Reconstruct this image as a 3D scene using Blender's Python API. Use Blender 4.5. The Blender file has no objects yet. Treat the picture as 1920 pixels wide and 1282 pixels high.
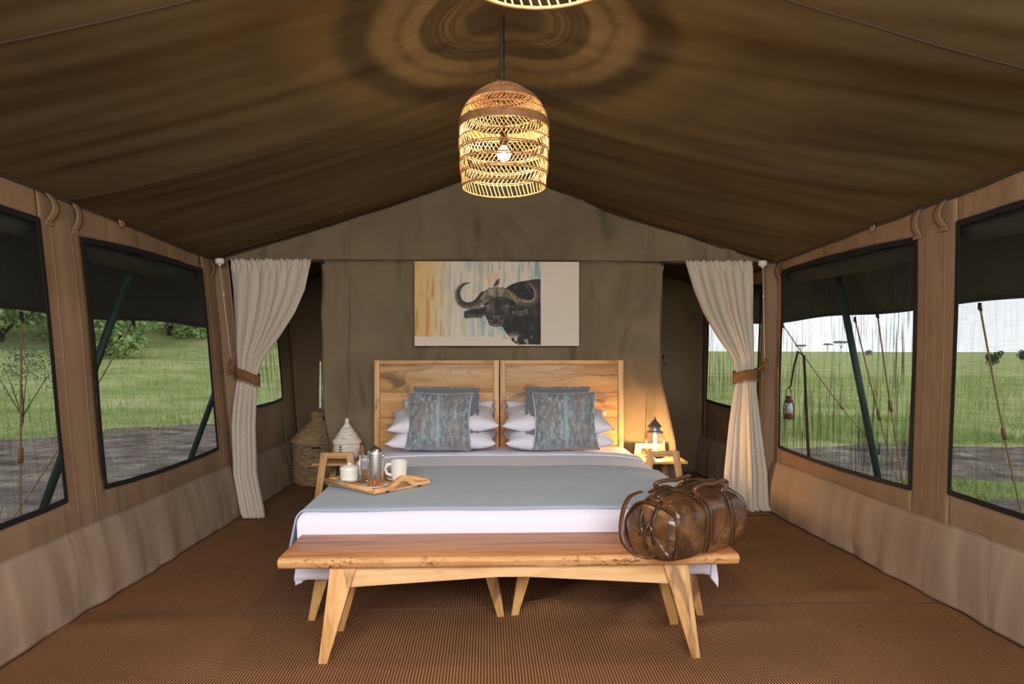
import bpy, bmesh, math, random
import numpy as np
from mathutils import Vector, Matrix, noise as mnoise
random.seed(7); rng = np.random.RandomState(7)
PI = math.pi
SC = bpy.context.scene
COL = SC.collection

# ------------------------------------------------------------------ camera
YAW = math.radians(2.06); CAM = Vector((-0.1, 0.0, 1.25)); F = 1345.0
cam_d = bpy.data.cameras.new('camera'); cam = bpy.data.objects.new('camera', cam_d); COL.objects.link(cam)
cam.location = CAM; cam.rotation_euler = (PI/2, 0, -YAW)
cam_d.sensor_width = 36; cam_d.lens = 36*F/1920; cam_d.shift_y = 14/1920
cam_d.clip_start = 0.05; cam_d.clip_end = 2000
SC.camera = cam
# ------------------------------------------------------------------ world: an overcast bright sky
W = bpy.data.worlds.new('sky'); SC.world = W; W.use_nodes = True
nt = W.node_tree; nt.nodes.clear()
o = nt.nodes.new('ShaderNodeOutputWorld'); b = nt.nodes.new('ShaderNodeBackground')
tc = nt.nodes.new('ShaderNodeTexCoord'); sp = nt.nodes.new('ShaderNodeSeparateXYZ')
rp = nt.nodes.new('ShaderNodeValToRGB'); nz = nt.nodes.new('ShaderNodeTexNoise'); mp = nt.nodes.new('ShaderNodeMapping')
mx = nt.nodes.new('ShaderNodeMixRGB'); mx.blend_type = 'MULTIPLY'; mx.inputs[0].default_value = 0.5
rp.color_ramp.elements[0].position = 0.0; rp.color_ramp.elements[0].color = (1.0, 1.0, 1.02, 1)
rp.color_ramp.elements[1].position = 0.6; rp.color_ramp.elements[1].color = (0.80, 0.87, 0.98, 1)
mp.inputs['Scale'].default_value = (1, 1, 5); nz.inputs['Scale'].default_value = 3
nt.links.new(tc.outputs['Generated'], sp.inputs[0]); nt.links.new(sp.outputs['Z'], rp.inputs[0])
nt.links.new(tc.outputs['Generated'], mp.inputs[0]); nt.links.new(mp.outputs[0], nz.inputs['Vector'])
nt.links.new(rp.outputs[0], mx.inputs[1]); nt.links.new(nz.outputs['Fac'], mx.inputs[2])
nt.links.new(mx.outputs[0], b.inputs[0]); b.inputs[1].default_value = 1.65
nt.links.new(b.outputs[0], o.inputs[0])
# ------------------------------------------------------------------ soft fill light added behind the camera, at the open tent entrance
def area(name, loc, aim, sx, sy, power, col):
    d = bpy.data.lights.new(name, 'AREA'); d.shape = 'RECTANGLE'; d.size = sx; d.size_y = sy; d.energy = power; d.color = col
    ob = bpy.data.objects.new(name, d); COL.objects.link(ob); ob.location = loc
    ob.rotation_euler = (Vector(aim)-Vector(loc)).to_track_quat('-Z', 'Y').to_euler(); return ob
area('entrance_fill', (0.0, -1.0, 2.15), (0, 5.0, 0.5), 3.8, 1.3, 255, (0.92, 0.96, 1.0))
SC.view_settings.view_transform = 'Standard'; SC.view_settings.look = 'None'
SC.view_settings.gamma = 1; SC.view_settings.use_curve_mapping = False
SC.view_settings.exposure = 0.0
cy = SC.cycles
cy.use_denoising = True; cy.max_bounces = 6; cy.diffuse_bounces = 4; cy.glossy_bounces = 3; cy.transmission_bounces = 4
cy.transparent_max_bounces = 12; cy.sample_clamp_indirect = 6; cy.caustics_reflective = False; cy.caustics_refractive = False

# ------------------------------------------------------------------ helpers
CA, SA = math.cos(YAW), math.sin(YAW)
def rm(xc, yc, z=0.0):            # measured (right, depth, height) seen from the camera -> room coordinates
    return Vector((CAM.x + xc*CA + yc*SA, -xc*SA + yc*CA, z))
def at(px, py, yc):               # pixel at a known depth -> room point
    s = F/yc
    return rm((px-960)/s, yc, 1.25 + (655-py)/s)
def n3(x, y, z): return mnoise.noise(Vector((x, y, z)))

class M:
    def __init__(s): s.v = []; s.f = []
    def add(s, vs, fs):
        k = len(s.v); s.v += [tuple(v) for v in vs]; s.f += [tuple(i+k for i in f) for f in fs]; return s
    def box(s, c, d, rot=None, taper=None):
        x, y, z = d[0]/2, d[1]/2, d[2]/2; t = taper or (1, 1)
        vs = [(-x*t[0], -y*t[1], -z), (x*t[0], -y*t[1], -z), (x*t[0], y*t[1], -z), (-x*t[0], y*t[1], -z), (-x, -y, z), (x, -y, z), (x, y, z), (-x, y, z)]
        R = rot or Matrix.Identity(3)
        return s.add([R @ Vector(v) + Vector(c) for v in vs], [(0,3,2,1),(4,5,6,7),(0,1,5,4),(1,2,6,5),(2,3,7,6),(3,0,4,7)])
    def hexa(s, bot, top):
        return s.add(list(bot)+list(top), [(0,3,2,1),(4,5,6,7),(0,1,5,4),(1,2,6,5),(2,3,7,6),(3,0,4,7)])
    def tube(s, pts, r, n=8, closed=False, ry=None):
        pts = [Vector(p) for p in pts]; m = len(pts); up = Vector((0.13, 0.21, 1)).normalized(); base = len(s.v)
        prev = None
        for i, p in enumerate(pts):
            a = pts[(i-1) % m] if (closed or i > 0) else p; c = pts[(i+1) % m] if (closed or i < m-1) else p
            t = (c-a).normalized()
            if prev is None:
                u = t.cross(up)
                if u.length < 1e-3: u = t.cross(Vector((1, 0, 0)))
            else: u = prev - t*prev.dot(t)
            u.normalize(); w = t.cross(u); prev = u
            rr = r[i] if isinstance(r, (list, tuple)) else r; r2 = rr if ry is None else ry
            for k in range(n):
                an = 2*PI*k/n; s.v.append(tuple(p + u*math.cos(an)*rr + w*math.sin(an)*r2))
        for i in range(m if closed else m-1):
            for k in range(n):
                A = base+i*n; B = base+((i+1) % m)*n
                s.f.append((A+k, A+(k+1) % n, B+(k+1) % n, B+k))
        if not closed:
            s.f.append(tuple(base+k for k in range(n))[::-1]); s.f.append(tuple(base+(m-1)*n+k for k in range(n)))
        return s
    def lathe(s, prof, c=(0, 0, 0), n=32, sx=1, sy=1):
        base = len(s.v); m = len(prof)
        for r, z in prof:
            for k in range(n):
                a = 2*PI*k/n; s.v.append((c[0]+r*sx*math.cos(a), c[1]+r*sy*math.sin(a), c[2]+z))
        for i in range(m-1):
            for k in range(n):
                s.f.append((base+i*n+k, base+i*n+(k+1) % n, base+(i+1)*n+(k+1) % n, base+(i+1)*n+k))
        if prof[0][0] > 1e-5: s.f.append(tuple(base+k for k in range(n))[::-1])
        if prof[-1][0] > 1e-5: s.f.append(tuple(base+(m-1)*n+k for k in range(n)))
        return s
    def grid(s, fn, nu, nv, keep=None, wrap=False):
        base = len(s.v); cu = nu if wrap else nu+1
        for j in range(nv+1):
            for i in range(cu): s.v.append(tuple(fn(i/nu, j/nv)))
        for j in range(nv):
            for i in range(nu):
                if keep and not keep((i+.5)/nu, (j+.5)/nv): continue
                i2 = (i+1) % cu if wrap else i+1
                s.f.append((base+j*cu+i, base+j*cu+i2, base+(j+1)*cu+i2, base+(j+1)*cu+i))
        return s
    def prism(s, poly, fn0, fn1):   # poly: 2d points, fn0/fn1 map to 3d front and back
        n = len(poly); base = len(s.v)
        s.v += [tuple(fn0(p)) for p in poly] + [tuple(fn1(p)) for p in poly]
        s.f.append(tuple(base+i for i in range(n))); s.f.append(tuple(base+n+i for i in range(n))[::-1])
        for i in range(n): s.f.append((base+(i+1) % n, base+i, base+n+i, base+n+(i+1) % n))
        return s
    def build(s, name, mat, parent=None, smooth=False, bevel=0, solid=0, sub=0, seg=2, loc=None, rot=None, auto=None):
        me = bpy.data.meshes.new(name); me.from_pydata(s.v, [], s.f); me.validate()
        bm = bmesh.new(); bm.from_mesh(me)
        bmesh.ops.remove_doubles(bm, verts=bm.verts, dist=1e-6)
        if not solid: bmesh.ops.recalc_face_normals(bm, faces=bm.faces)
        if bevel:
            bmesh.ops.bevel(bm, geom=[e for e in bm.edges if len(e.link_faces) == 2 and e.calc_face_angle(0) > 0.45], offset=bevel, segments=seg, profile=0.6, affect='EDGES', clamp_overlap=True)
        bm.to_mesh(me); bm.free()
        ob = bpy.data.objects.new(name, me); COL.objects.link(ob)
        if mat: me.materials.append(mat)
        if parent: ob.parent = parent
        if loc is not None: ob.location = loc
        if rot is not None: ob.rotation_euler = rot
        if smooth or bevel:
            for p in me.polygons: p.use_smooth = True
            if bevel or auto:
                me.set_sharp_from_angle(angle=math.radians(auto or 40))
        if solid:
            md = ob.modifiers.new('thickness', 'SOLIDIFY'); md.thickness = solid; md.offset = 0
        if sub:
            md = ob.modifiers.new('smooth', 'SUBSURF'); md.levels = sub; md.render_levels = sub
        return ob

def tag(o, label=None, cat=None, group=None, kind=None):
    if label: o['label'] = label
    if cat: o['category'] = cat
    if group: o['group'] = group
    if kind: o['kind'] = kind
    return o
def thing(name, label, cat, loc=(0, 0, 0), rz=0, group=None):
    o = bpy.data.objects.new(name, None); COL.objects.link(o); o.location = loc; o.rotation_euler = (0, 0, rz)
    o.empty_display_size = 0.1
    return tag(o, label, cat, group)
def copy_tree(o, parent=None):
    c = o.copy(); COL.objects.link(c); c.parent = parent
    for ch in list(o.children): copy_tree(ch, c)
    return c

# ------------------------------------------------------------------ materials
def srgb(r, g, b):
    return tuple(((c/255)/12.92 if c/255 <= 0.04045 else ((c/255+0.055)/1.055)**2.4) for c in (r, g, b)) + (1,)
def new_mat(name):
    m = bpy.data.materials.new(name); m.use_nodes = True
    return m, m.node_tree, m.node_tree.nodes['Principled BSDF']
def N(nt, t, **kw):
    n = nt.nodes.new(t)
    for k, v in kw.items():
        if k.startswith('in_'):
            key = k[3:].replace('_', ' ')
            n.inputs[int(key) if key.isdigit() else key].default_value = v
        else: setattr(n, k, v)
    return n
def coords(nt, scale=(1, 1, 1), kind='Object', rot=(0, 0, 0)):
    t = N(nt, 'ShaderNodeTexCoord'); m = N(nt, 'ShaderNodeMapping'); m.inputs['Scale'].default_value = scale; m.inputs['Rotation'].default_value = rot
    nt.links.new(t.outputs[kind], m.inputs[0]); return m.outputs[0]
def ramp(nt, src, stops):
    r = N(nt, 'ShaderNodeValToRGB'); e = r.color_ramp.elements
    while len(e) < len(stops): e.new(0.5)
    for k, (p, c) in enumerate(stops): e[k].position = p; e[k].color = c
    nt.links.new(src, r.inputs[0]); return r.outputs[0]
def bump(nt, bs, src, strength=0.3, dist=0.01, prev=None):
    b = N(nt, 'ShaderNodeBump'); b.inputs['Strength'].default_value = strength; b.inputs['Distance'].default_value = dist
    nt.links.new(src, b.inputs['Height'])
    if prev is not None: nt.links.new(prev, b.inputs['Normal'])
    nt.links.new(b.outputs[0], bs.inputs['Normal']); return b.outputs[0]
def plain(name, col, rough=0.6, metal=0.0, var=0.0, vscale=8, bmp=0, bscale=60, spec=0.5, coat=0, sheen=0, trans=0):
    m, nt, bs = new_mat(name); bs.inputs['Base Color'].default_value = col; bs.inputs['Roughness'].default_value = rough; bs.inputs['Metallic'].default_value = metal
    bs.inputs['Specular IOR Level'].default_value = spec; bs.inputs['Coat Weight'].default_value = coat; bs.inputs['Sheen Weight'].default_value = sheen
    if var:
        nz = N(nt, 'ShaderNodeTexNoise', in_Scale=vscale, in_Detail=4); nt.links.new(coords(nt), nz.inputs['Vector'])
        lo = tuple(c*(1-var) for c in col[:3])+(1,); hi = tuple(min(1, c*(1+var)) for c in col[:3])+(1,)
        nt.links.new(ramp(nt, nz.outputs['Fac'], [(0.3, lo), (0.7, hi)]), bs.inputs['Base Color'])
    if bmp:
        nz = N(nt, 'ShaderNodeTexNoise', in_Scale=bscale, in_Detail=4); nt.links.new(coords(nt), nz.inputs['Vector'])
        bump(nt, bs, nz.outputs['Fac'], bmp, 0.01)
    if trans:
        out = nt.nodes['Material Output']; tr = N(nt, 'ShaderNodeBsdfTranslucent'); tr.inputs[0].default_value = col; mxs = N(nt, 'ShaderNodeMixShader'); mxs.inputs[0].default_value = trans
        nt.links.new(bs.outputs[0], mxs.inputs[1]); nt.links.new(tr.outputs[0], mxs.inputs[2]); nt.links.new(mxs.outputs[0], out.inputs[0])
    return m
def canvas(name, col, wr=(1.2, 7, 1.2), wrs=0.5, var=0.14, dist=.05, det=1.5, dst=.5):   # tent canvas: weave, soft creases, faint stains
    m, nt, bs = new_mat(name); bs.inputs['Roughness'].default_value = 0.85; bs.inputs['Specular IOR Level'].default_value = 0.15
    a = N(nt, 'ShaderNodeTexNoise', in_Scale=1.7, in_Detail=5, in_Roughness=0.5); nt.links.new(coords(nt), a.inputs['Vector'])
    lo = tuple(c*(1-var) for c in col[:3])+(1,); hi = tuple(c*(1+var) for c in col[:3])+(1,)
    nt.links.new(ramp(nt, a.outputs['Fac'], [(0.3, lo), (0.72, hi)]), bs.inputs['Base Color'])
    w = N(nt, 'ShaderNodeTexNoise', in_Scale=1.0, in_Detail=det, in_Distortion=dst); nt.links.new(coords(nt, wr), w.inputs['Vector'])
    p = bump(nt, bs, w.outputs['Fac'], wrs, dist)
    f = N(nt, 'ShaderNodeTexNoise', in_Scale=260, in_Detail=2); nt.links.new(coords(nt), f.inputs['Vector'])
    bump(nt, bs, f.outputs['Fac'], 0.12, 0.004, p)
    return m
def wood(name, base, dark, light, axis=0, scale=1.0, knots=True, rough=0.45):   # grain along the given axis
    m, nt, bs = new_mat(name); bs.inputs['Roughness'].default_value = rough
    s = [14*scale]*3; s[axis] = 1.3*scale
    v = coords(nt, tuple(s))
    a = N(nt, 'ShaderNodeTexNoise', in_Scale=1.0, in_Detail=7, in_Roughness=0.62, in_Distortion=1.1); nt.links.new(v, a.inputs['Vector'])
    c1 = ramp(nt, a.outputs['Fac'], [(0.28, dark), (0.47, base), (0.62, light), (0.8, base)])
    s2 = [5*scale]*3; s2[axis] = 1.6*scale
    k = N(nt, 'ShaderNodeTexNoise', in_Scale=1.0, in_Detail=5, in_Distortion=2.2); nt.links.new(coords(nt, tuple(s2)), k.inputs['Vector'])
    kd = tuple(c*0.38 for c in dark[:3])+(1,)
    kr = ramp(nt, k.outputs['Fac'], [(0.57, (0, 0, 0, 1)), (0.68, (1, 1, 1, 1))])
    mxn = N(nt, 'ShaderNodeMixRGB'); mxn.inputs[2].default_value = kd
    mu = N(nt, 'ShaderNodeMath', operation='MULTIPLY'); mu.inputs[1].default_value = 0.75 if knots else 0.2
    nt.links.new(kr, mu.inputs[0]); nt.links.new(mu.outputs[0], mxn.inputs[0]); nt.links.new(c1, mxn.inputs[1])
    oi = N(nt, 'ShaderNodeObjectInfo'); hv = N(nt, 'ShaderNodeHueSaturation'); mr = N(nt, 'ShaderNodeMapRange'); mr.inputs['To Min'].default_value = .84; mr.inputs['To Max'].default_value = 1.10
    nt.links.new(oi.outputs['Random'], mr.inputs['Value']); nt.links.new(mr.outputs[0], hv.inputs['Value']); nt.links.new(mxn.outputs[0], hv.inputs['Color']); nt.links.new(hv.outputs[0], bs.inputs['Base Color'])
    bump(nt, bs, a.outputs['Fac'], 0.12, 0.005)
    return m
def linen(name, col, thread=420, var=0.10, rough=0.8, crease=0.0, sheen=0.2, stripe=(1, 1, 1)):
    m, nt, bs = new_mat(name); bs.inputs['Roughness'].default_value = rough; bs.inputs['Specular IOR Level'].default_value = 0.2; bs.inputs['Sheen Weight'].default_value = sheen
    a = N(nt, 'ShaderNodeTexNoise', in_Scale=1.0, in_Detail=2); nt.links.new(coords(nt, (thread, thread, thread*0.12)), a.inputs['Vector'])
    c = N(nt, 'ShaderNodeTexNoise', in_Scale=1.0, in_Detail=2); nt.links.new(coords(nt, (thread*0.12, thread*0.12, thread)), c.inputs['Vector'])
    ad = N(nt, 'ShaderNodeMath', operation='ADD'); nt.links.new(a.outputs['Fac'], ad.inputs[0]); nt.links.new(c.outputs['Fac'], ad.inputs[1])
    hf = N(nt, 'ShaderNodeMath', operation='MULTIPLY'); hf.inputs[1].default_value = 0.5; nt.links.new(ad.outputs[0], hf.inputs[0])
    lo = tuple(x*(1-var) for x in col[:3])+(1,); hi = tuple(min(1, x*(1+var)) for x in col[:3])+(1,)
    nt.links.new(ramp(nt, hf.outputs[0], [(0.35, lo), (0.65, hi)]), bs.inputs['Base Color'])
    p = bump(nt, bs, hf.outputs[0], 0.15, 0.003)
    if crease:
        w = N(nt, 'ShaderNodeTexNoise', in_Scale=1.0, in_Detail=4, in_Distortion=1.0); nt.links.new(coords(nt, (3*stripe[0], 3*stripe[1], 3*stripe[2])), w.inputs['Vector'])
        bump(nt, bs, w.outputs['Fac'], crease, 0.03, p)
    return m
def emit(name, col, s):
    m = bpy.data.materials.new(name); m.use_nodes = True; nt = m.node_tree; nt.nodes.clear()
    e = N(nt, 'ShaderNodeEmission'); e.inputs[0].default_value = col; e.inputs[1].default_value = s; o = N(nt, 'ShaderNodeOutputMaterial'); nt.links.new(e.outputs[0], o.inputs[0]); return m
def thin_glass(name, col=(1, 1, 1, 1), refl=0.12):
    m = bpy.data.materials.new(name); m.use_nodes = True; nt = m.node_tree; nt.nodes.clear()
    t = N(nt, 'ShaderNodeBsdfTransparent'); t.inputs[0].default_value = col; g = N(nt, 'ShaderNodeBsdfGlossy'); g.inputs['Roughness'].default_value = 0.05
    lw = N(nt, 'ShaderNodeLayerWeight'); lw.inputs[0].default_value = 0.35; x = N(nt, 'ShaderNodeMixShader'); o = N(nt, 'ShaderNodeOutputMaterial')
    nt.links.new(lw.outputs['Facing'], x.inputs[0]); nt.links.new(t.outputs[0], x.inputs[1]); nt.links.new(g.outputs[0], x.inputs[2]); nt.links.new(x.outputs[0], o.inputs[0]); return m
def screen_mat(name, streak, base=0.34, horiz=0.0):    # black insect netting, streaked where the threads have bunched
    m = bpy.data.materials.new(name); m.use_nodes = True; nt = m.node_tree; nt.nodes.clear()
    t = N(nt, 'ShaderNodeBsdfTransparent'); t.inputs[0].default_value = (0.95, 1.0, 0.99, 1); d = N(nt, 'ShaderNodeBsdfDiffuse'); d.inputs[0].default_value = srgb(62, 64, 62)
    x = N(nt, 'ShaderNodeMixShader'); o = N(nt, 'ShaderNodeOutputMaterial')
    a = N(nt, 'ShaderNodeTexNoise', in_Scale=1.0, in_Detail=3, in_Distortion=0.35); nt.links.new(coords(nt, (1, 55, 2.2)), a.inputs['Vector'])
    st = ramp(nt, a.outputs['Fac'], [(0.50, (0, 0, 0, 1)), (0.60, (1, 1, 1, 1))])
    big = N(nt, 'ShaderNodeTexNoise', in_Scale=2.0, in_Detail=2); nt.links.new(coords(nt), big.inputs['Vector'])
    bg = ramp(nt, big.outputs['Fac'], [(0.35, (0.25, 0.25, 0.25, 1)), (0.6, (1, 1, 1, 1))])
    m1 = N(nt, 'ShaderNodeMath', operation='MULTIPLY'); nt.links.new(st, m1.inputs[0]); nt.links.new(bg, m1.inputs[1])
    m2 = N(nt, 'ShaderNodeMath', operation='MULTIPLY_ADD'); m2.inputs[1].default_value = streak; m2.inputs[2].default_value = base; nt.links.new(m1.outputs[0], m2.inputs[0])
    h = N(nt, 'ShaderNodeTexNoise', in_Scale=1.0, in_Detail=2); nt.links.new(coords(nt, (1, 9, 220)), h.inputs['Vector'])
    h2 = N(nt, 'ShaderNodeTexNoise', in_Scale=1.0, in_Detail=2); nt.links.new(coords(nt, (1, 200, 9)), h2.inputs['Vector'])
    hs = N(nt, 'ShaderNodeMath', operation='ADD'); nt.links.new(h.outputs['Fac'], hs.inputs[0]); nt.links.new(h2.outputs['Fac'], hs.inputs[1])
    h3 = N(nt, 'ShaderNodeMath', operation='MULTIPLY_ADD'); h3.inputs[1].default_value = 0.35; h3.inputs[2].default_value = -0.35; nt.links.new(hs.outputs[0], h3.inputs[0])
    ad = N(nt, 'ShaderNodeMath', operation='ADD', use_clamp=True); nt.links.new(m2.outputs[0], ad.inputs[0]); nt.links.new(h3.outputs[0], ad.inputs[1])
    nt.links.new(ad.outputs[0], x.inputs[0]); nt.links.new(t.outputs[0], x.inputs[1]); nt.links.new(d.outputs[0], x.inputs[2]); nt.links.new(x.outputs[0], o.inputs[0]); return m

MAT = {}
MAT['wall'] = canvas('wall canvas', srgb(146, 118, 92), (0.8, 5, 0.9), 0.4)
MAT['skirt'] = canvas('skirt canvas', srgb(164, 140, 118), (1, 5, 0.8), 0.5)
MAT['back'] = canvas('partition canvas', srgb(128, 112, 88), (3.0, 1, 1.3), .9, .12, .16, 1.5, .9)
MAT['rear'] = canvas('rear canvas', srgb(132, 110, 86), (2.0, 1, 1.6), .8, .14, .12, 1.0, .8)
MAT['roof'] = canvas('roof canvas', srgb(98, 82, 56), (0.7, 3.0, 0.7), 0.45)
MAT['seam'] = plain('canvas seam', srgb(66, 52, 36), 0.9)
MAT['strap'] = plain('canvas strap', srgb(138, 112, 82), 0.9, bmp=0.2, bscale=200)
MAT['fly'] = plain('flysheet canvas', srgb(62, 56, 46), 0.9, var=0.15, vscale=3)
MAT['black'] = plain('black webbing', srgb(14, 14, 15), 0.75, bmp=0.2, bscale=300)
MAT['screen'] = screen_mat('plain netting', 0.14, 0.24)
MAT['screen_s'] = screen_mat('streaked netting', 0.68, 0.16)
MAT['linen'] = linen('linen', srgb(206, 190, 172), 300, 0.11)
MAT['duvet'] = linen('white cotton', srgb(236, 232, 244), 600, 0.02, crease=0.2, stripe=(0.6, 2.2, 1))
MAT['pillow'] = linen('pillow cotton', srgb(234, 230, 240), 600, 0.02, crease=0.35)
MAT['throw'] = linen('grey blue throw', srgb(166, 178, 192), 260, 0.07, crease=0.12, stripe=(0.5, 2, 1))
OAK = (srgb(206, 152, 92), srgb(160, 104, 56), srgb(224, 176, 116))
for k, ax in (('x', 0), ('y', 1), ('z', 2)):
    MAT['oak_'+k] = wood('wood along '+k, *OAK, axis=ax)
MAT['pale_x'] = wood('pale wood apron', srgb(226, 178, 120), srgb(196, 142, 86), srgb(236, 194, 140), axis=0, knots=False)
MAT['slab'] = wood('bench slab wood', srgb(196, 128, 76), srgb(140, 78, 44), srgb(214, 152, 98), axis=0, scale=0.9, rough=0.35)
MAT['metal'] = plain('brushed steel', srgb(222, 222, 224), 0.36, 1.0)
MAT['dmetal'] = plain('dark lantern metal', srgb(70, 66, 62), 0.45, 0.8)
MAT['china'] = plain('white china', srgb(240, 236, 226), 0.25, spec=0.6)
MAT['tray'] = wood('tray wood', srgb(226, 172, 112), srgb(190, 130, 76), srgb(236, 190, 134), axis=0, scale=2, knots=False)
MAT['green'] = plain('dark green steel pole', srgb(48, 70, 66), 0.5, 0.3)
MAT['rope'] = plain('sisal rope', srgb(176, 140, 98), 0.9, bmp=0.5, bscale=300)
MAT['brown_tie'] = plain('brown tieback cloth', srgb(128, 88, 52), 0.9, var=0.15, vscale=60, bmp=0.4, bscale=200)
MAT['dark_rod'] = plain('dark curtain rod', srgb(38, 30, 24), 0.5)
MAT['white'] = plain('white plastic', srgb(232, 226, 214), 0.4)
MAT['cane'] = plain('cane', srgb(206, 166, 108), 0.55, var=0.25, vscale=40, trans=0.10)
MAT['cane_d'] = plain('darker cane binding', srgb(164, 120, 78), 0.6, var=0.25, vscale=40)
MAT['cord'] = plain('black lamp cord', srgb(22, 18, 15), 0.6)
MAT['glass'] = thin_glass('lantern glass')

# ------------------------------------------------------------------ tent shell geometry functions
def ridge(y): return 2.655 + 0.0*y
def eave(y): return 2.045 - 0.045*max(0, min(4.5, y-2.8))
def wx(side, y, z):           # side -1 left, +1 right: where the canvas wall stands
    if side < 0:
        w = 2.085 - (y-3.5)*0.030 + 0.095*(z-0.53)
    else:
        w = 2.165 - (y-4)*0.030 + 0.02*z
    w += 0.014*n3(y*1.3, z*1.1, 3+side*5) + 0.010*n3(y*5, z*0.9, 9+side*3)
    return side*w
def roof_z(x, y):
    sd = -1 if x < 0 else 1
    hw = abs(wx(sd, y, 2.0)); t = min(1.0, abs(x)/hw); e = eave(y)
    z = ridge(y) + (e-ridge(y))*t
    z += -0.045*math.sin(PI*t)*(0.6+0.4*math.cos(2*PI*(y-2.27)/1.43))          # sag between the seams
    a = y*3.4 + 1.1*t*sd + 0.9*t*t
    z += 0.026*n3(a*1.0, t*0.9, 4.0+sd)*min(1, 6*t)*min(1, (1-t)*7+0.2) + 0.013*n3(a*2.4, t*1.4, 14.0)*min(1, (1-t)*6)
    return z
Y0, YB, YR = -0.6, 5.52, 7.2     # entrance, partition, rear wall
WIN = {-1: [(1.95, 3.47, .53, 1.87), (3.79, 5.25, .53, 1.83), (5.66, 6.80, .78, 1.78)],
       1: [(1.95, 3.46, .54, 1.88), (3.76, 5.40, .50, 1.85), (5.78, 7.05, .74, 1.78)]}
def win_edge(side, k, u, v):     # window outline with slightly slack hems
    y0, y1, z0, z1 = WIN[side][k]
    y = y0+(y1-y0)*u; z = z0+(z1-z0)*v
    z += (0.018*math.sin(PI*u)*(1 if v > .5 else -1)) * abs(2*v-1)
    if k == 1 and v > .5: z += 0
    return y, z
# floor
def floor_z(x, y):
    d = 0
    for (cx, cy, sx, sy, h, an) in ((0.42, 3.75, .10, .5, .030, -.7), (0.65, 3.45, .08, .34, .026, -.5), (0.2, 3.45, .2, .09, .016, .2), (0.9, 3.2, .35, .07, .012, .15), (-1.75, 3.3, .3, .10, .016, .1), (-1.5, 2.7, .35, .08, .012, -.1), (1.75, 3.6, .3, .09, .014, .2), (1.6, 4.6, .2, .06, .01, 0.3)):
        ex = (x-cx)*math.cos(an)+(y-cy)*math.sin(an); ey = -(x-cx)*math.sin(an)+(y-cy)*math.cos(an)
        d += h*math.exp(-(ex/sx)**2-(ey/sy)**2)
    return d*1.25 + 0.003*n3(x*1.6, y*1.6, 2)
m, nt, bs = new_mat('ribbed sisal matting'); bs.inputs['Roughness'].default_value = 0.9; bs.inputs['Specular IOR Level'].default_value = 0.1
wv = N(nt, 'ShaderNodeTexWave', in_Scale=26.0, in_Distortion=0.25, in_Detail=2, in_Detail_Scale=3.0); wv.bands_direction = 'X'; nt.links.new(coords(nt), wv.inputs['Vector'])
wn = N(nt, 'ShaderNodeTexNoise', in_Scale=1.0, in_Detail=3); nt.links.new(coords(nt, (60, 220, 60)), wn.inputs['Vector'])
big = N(nt, 'ShaderNodeTexNoise', in_Scale=1.3, in_Detail=4); nt.links.new(coords(nt), big.inputs['Vector'])
c1 = ramp(nt, wv.outputs['Fac'], [(0.1, srgb(96, 66, 44)), (0.6, srgb(188, 138, 94))])
c2 = ramp(nt, big.outputs['Fac'], [(0.35, (0.80, 0.78, 0.76, 1)), (0.65, (1.0, 1.0, 1.0, 1))])
c3 = ramp(nt, wn.outputs['Fac'], [(0.3, (0.75, 0.75, 0.75, 1)), (0.7, (1.1, 1.1, 1.1, 1))])
q1 = N(nt, 'ShaderNodeMixRGB', blend_type='MULTIPLY'); q1.inputs[0].default_value = 1; nt.links.new(c1, q1.inputs[1]); nt.links.new(c2, q1.inputs[2])
q2 = N(nt, 'ShaderNodeMixRGB', blend_type='MULTIPLY'); q2.inputs[0].default_value = 1; nt.links.new(q1.outputs[0], q2.inputs[1]); nt.links.new(c3, q2.inputs[2])
nt.links.new(q2.outputs[0], bs.inputs['Base Color']); p = bump(nt, bs, wv.outputs['Fac'], 0.6, 0.006); bump(nt, bs, wn.outputs['Fac'], 0.3, 0.003, p)
MAT['floor'] = m
fl = M().grid(lambda u, v: (-2.35+4.7*u, Y0-0.4+(YR+0.5-Y0+0.4)*v, floor_z(-2.35+4.7*u, Y0-0.4+(YR+0.9-Y0)*v)), 150, 220).build('floor', MAT['floor'], smooth=True)
tag(fl, kind='structure')
# matting seams: a sewn ridge across the mat and the strip at the curtains
def seam_line(pts, r, name, mat, parent): return M().tube(pts, r, 5).build(name, mat, parent, smooth=True)
MAT['matseam'] = plain('matting seam', srgb(92, 66, 46), 0.9)
seam_line([(x, 3.46+0.02*n3(x*3, 0, 1), floor_z(x, 3.46)+0.003) for x in np.linspace(-2.0, 2.15, 50)], 0.004, 'seam', MAT['matseam'], fl)
seam_line([(x, 5.30, 0.003) for x in np.linspace(-1.95, -0.95, 8)], 0.006, 'seam', MAT['matseam'], fl)
MAT['matting2'] = plain('plain brown matting', srgb(134, 92, 54), 0.95, var=0.12, bmp=0.3, bscale=300)
for sx0, sx1 in ((-2.0, -0.98), (0.98, 2.05)):
    M().grid(lambda u, v: (sx0+(sx1-sx0)*u, 5.32+1.86*v, 0.006+0.004*n3(u*4, v*6, 3)), 12, 20).build('floor_mat', MAT['matting2'], fl, smooth=True)

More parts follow.
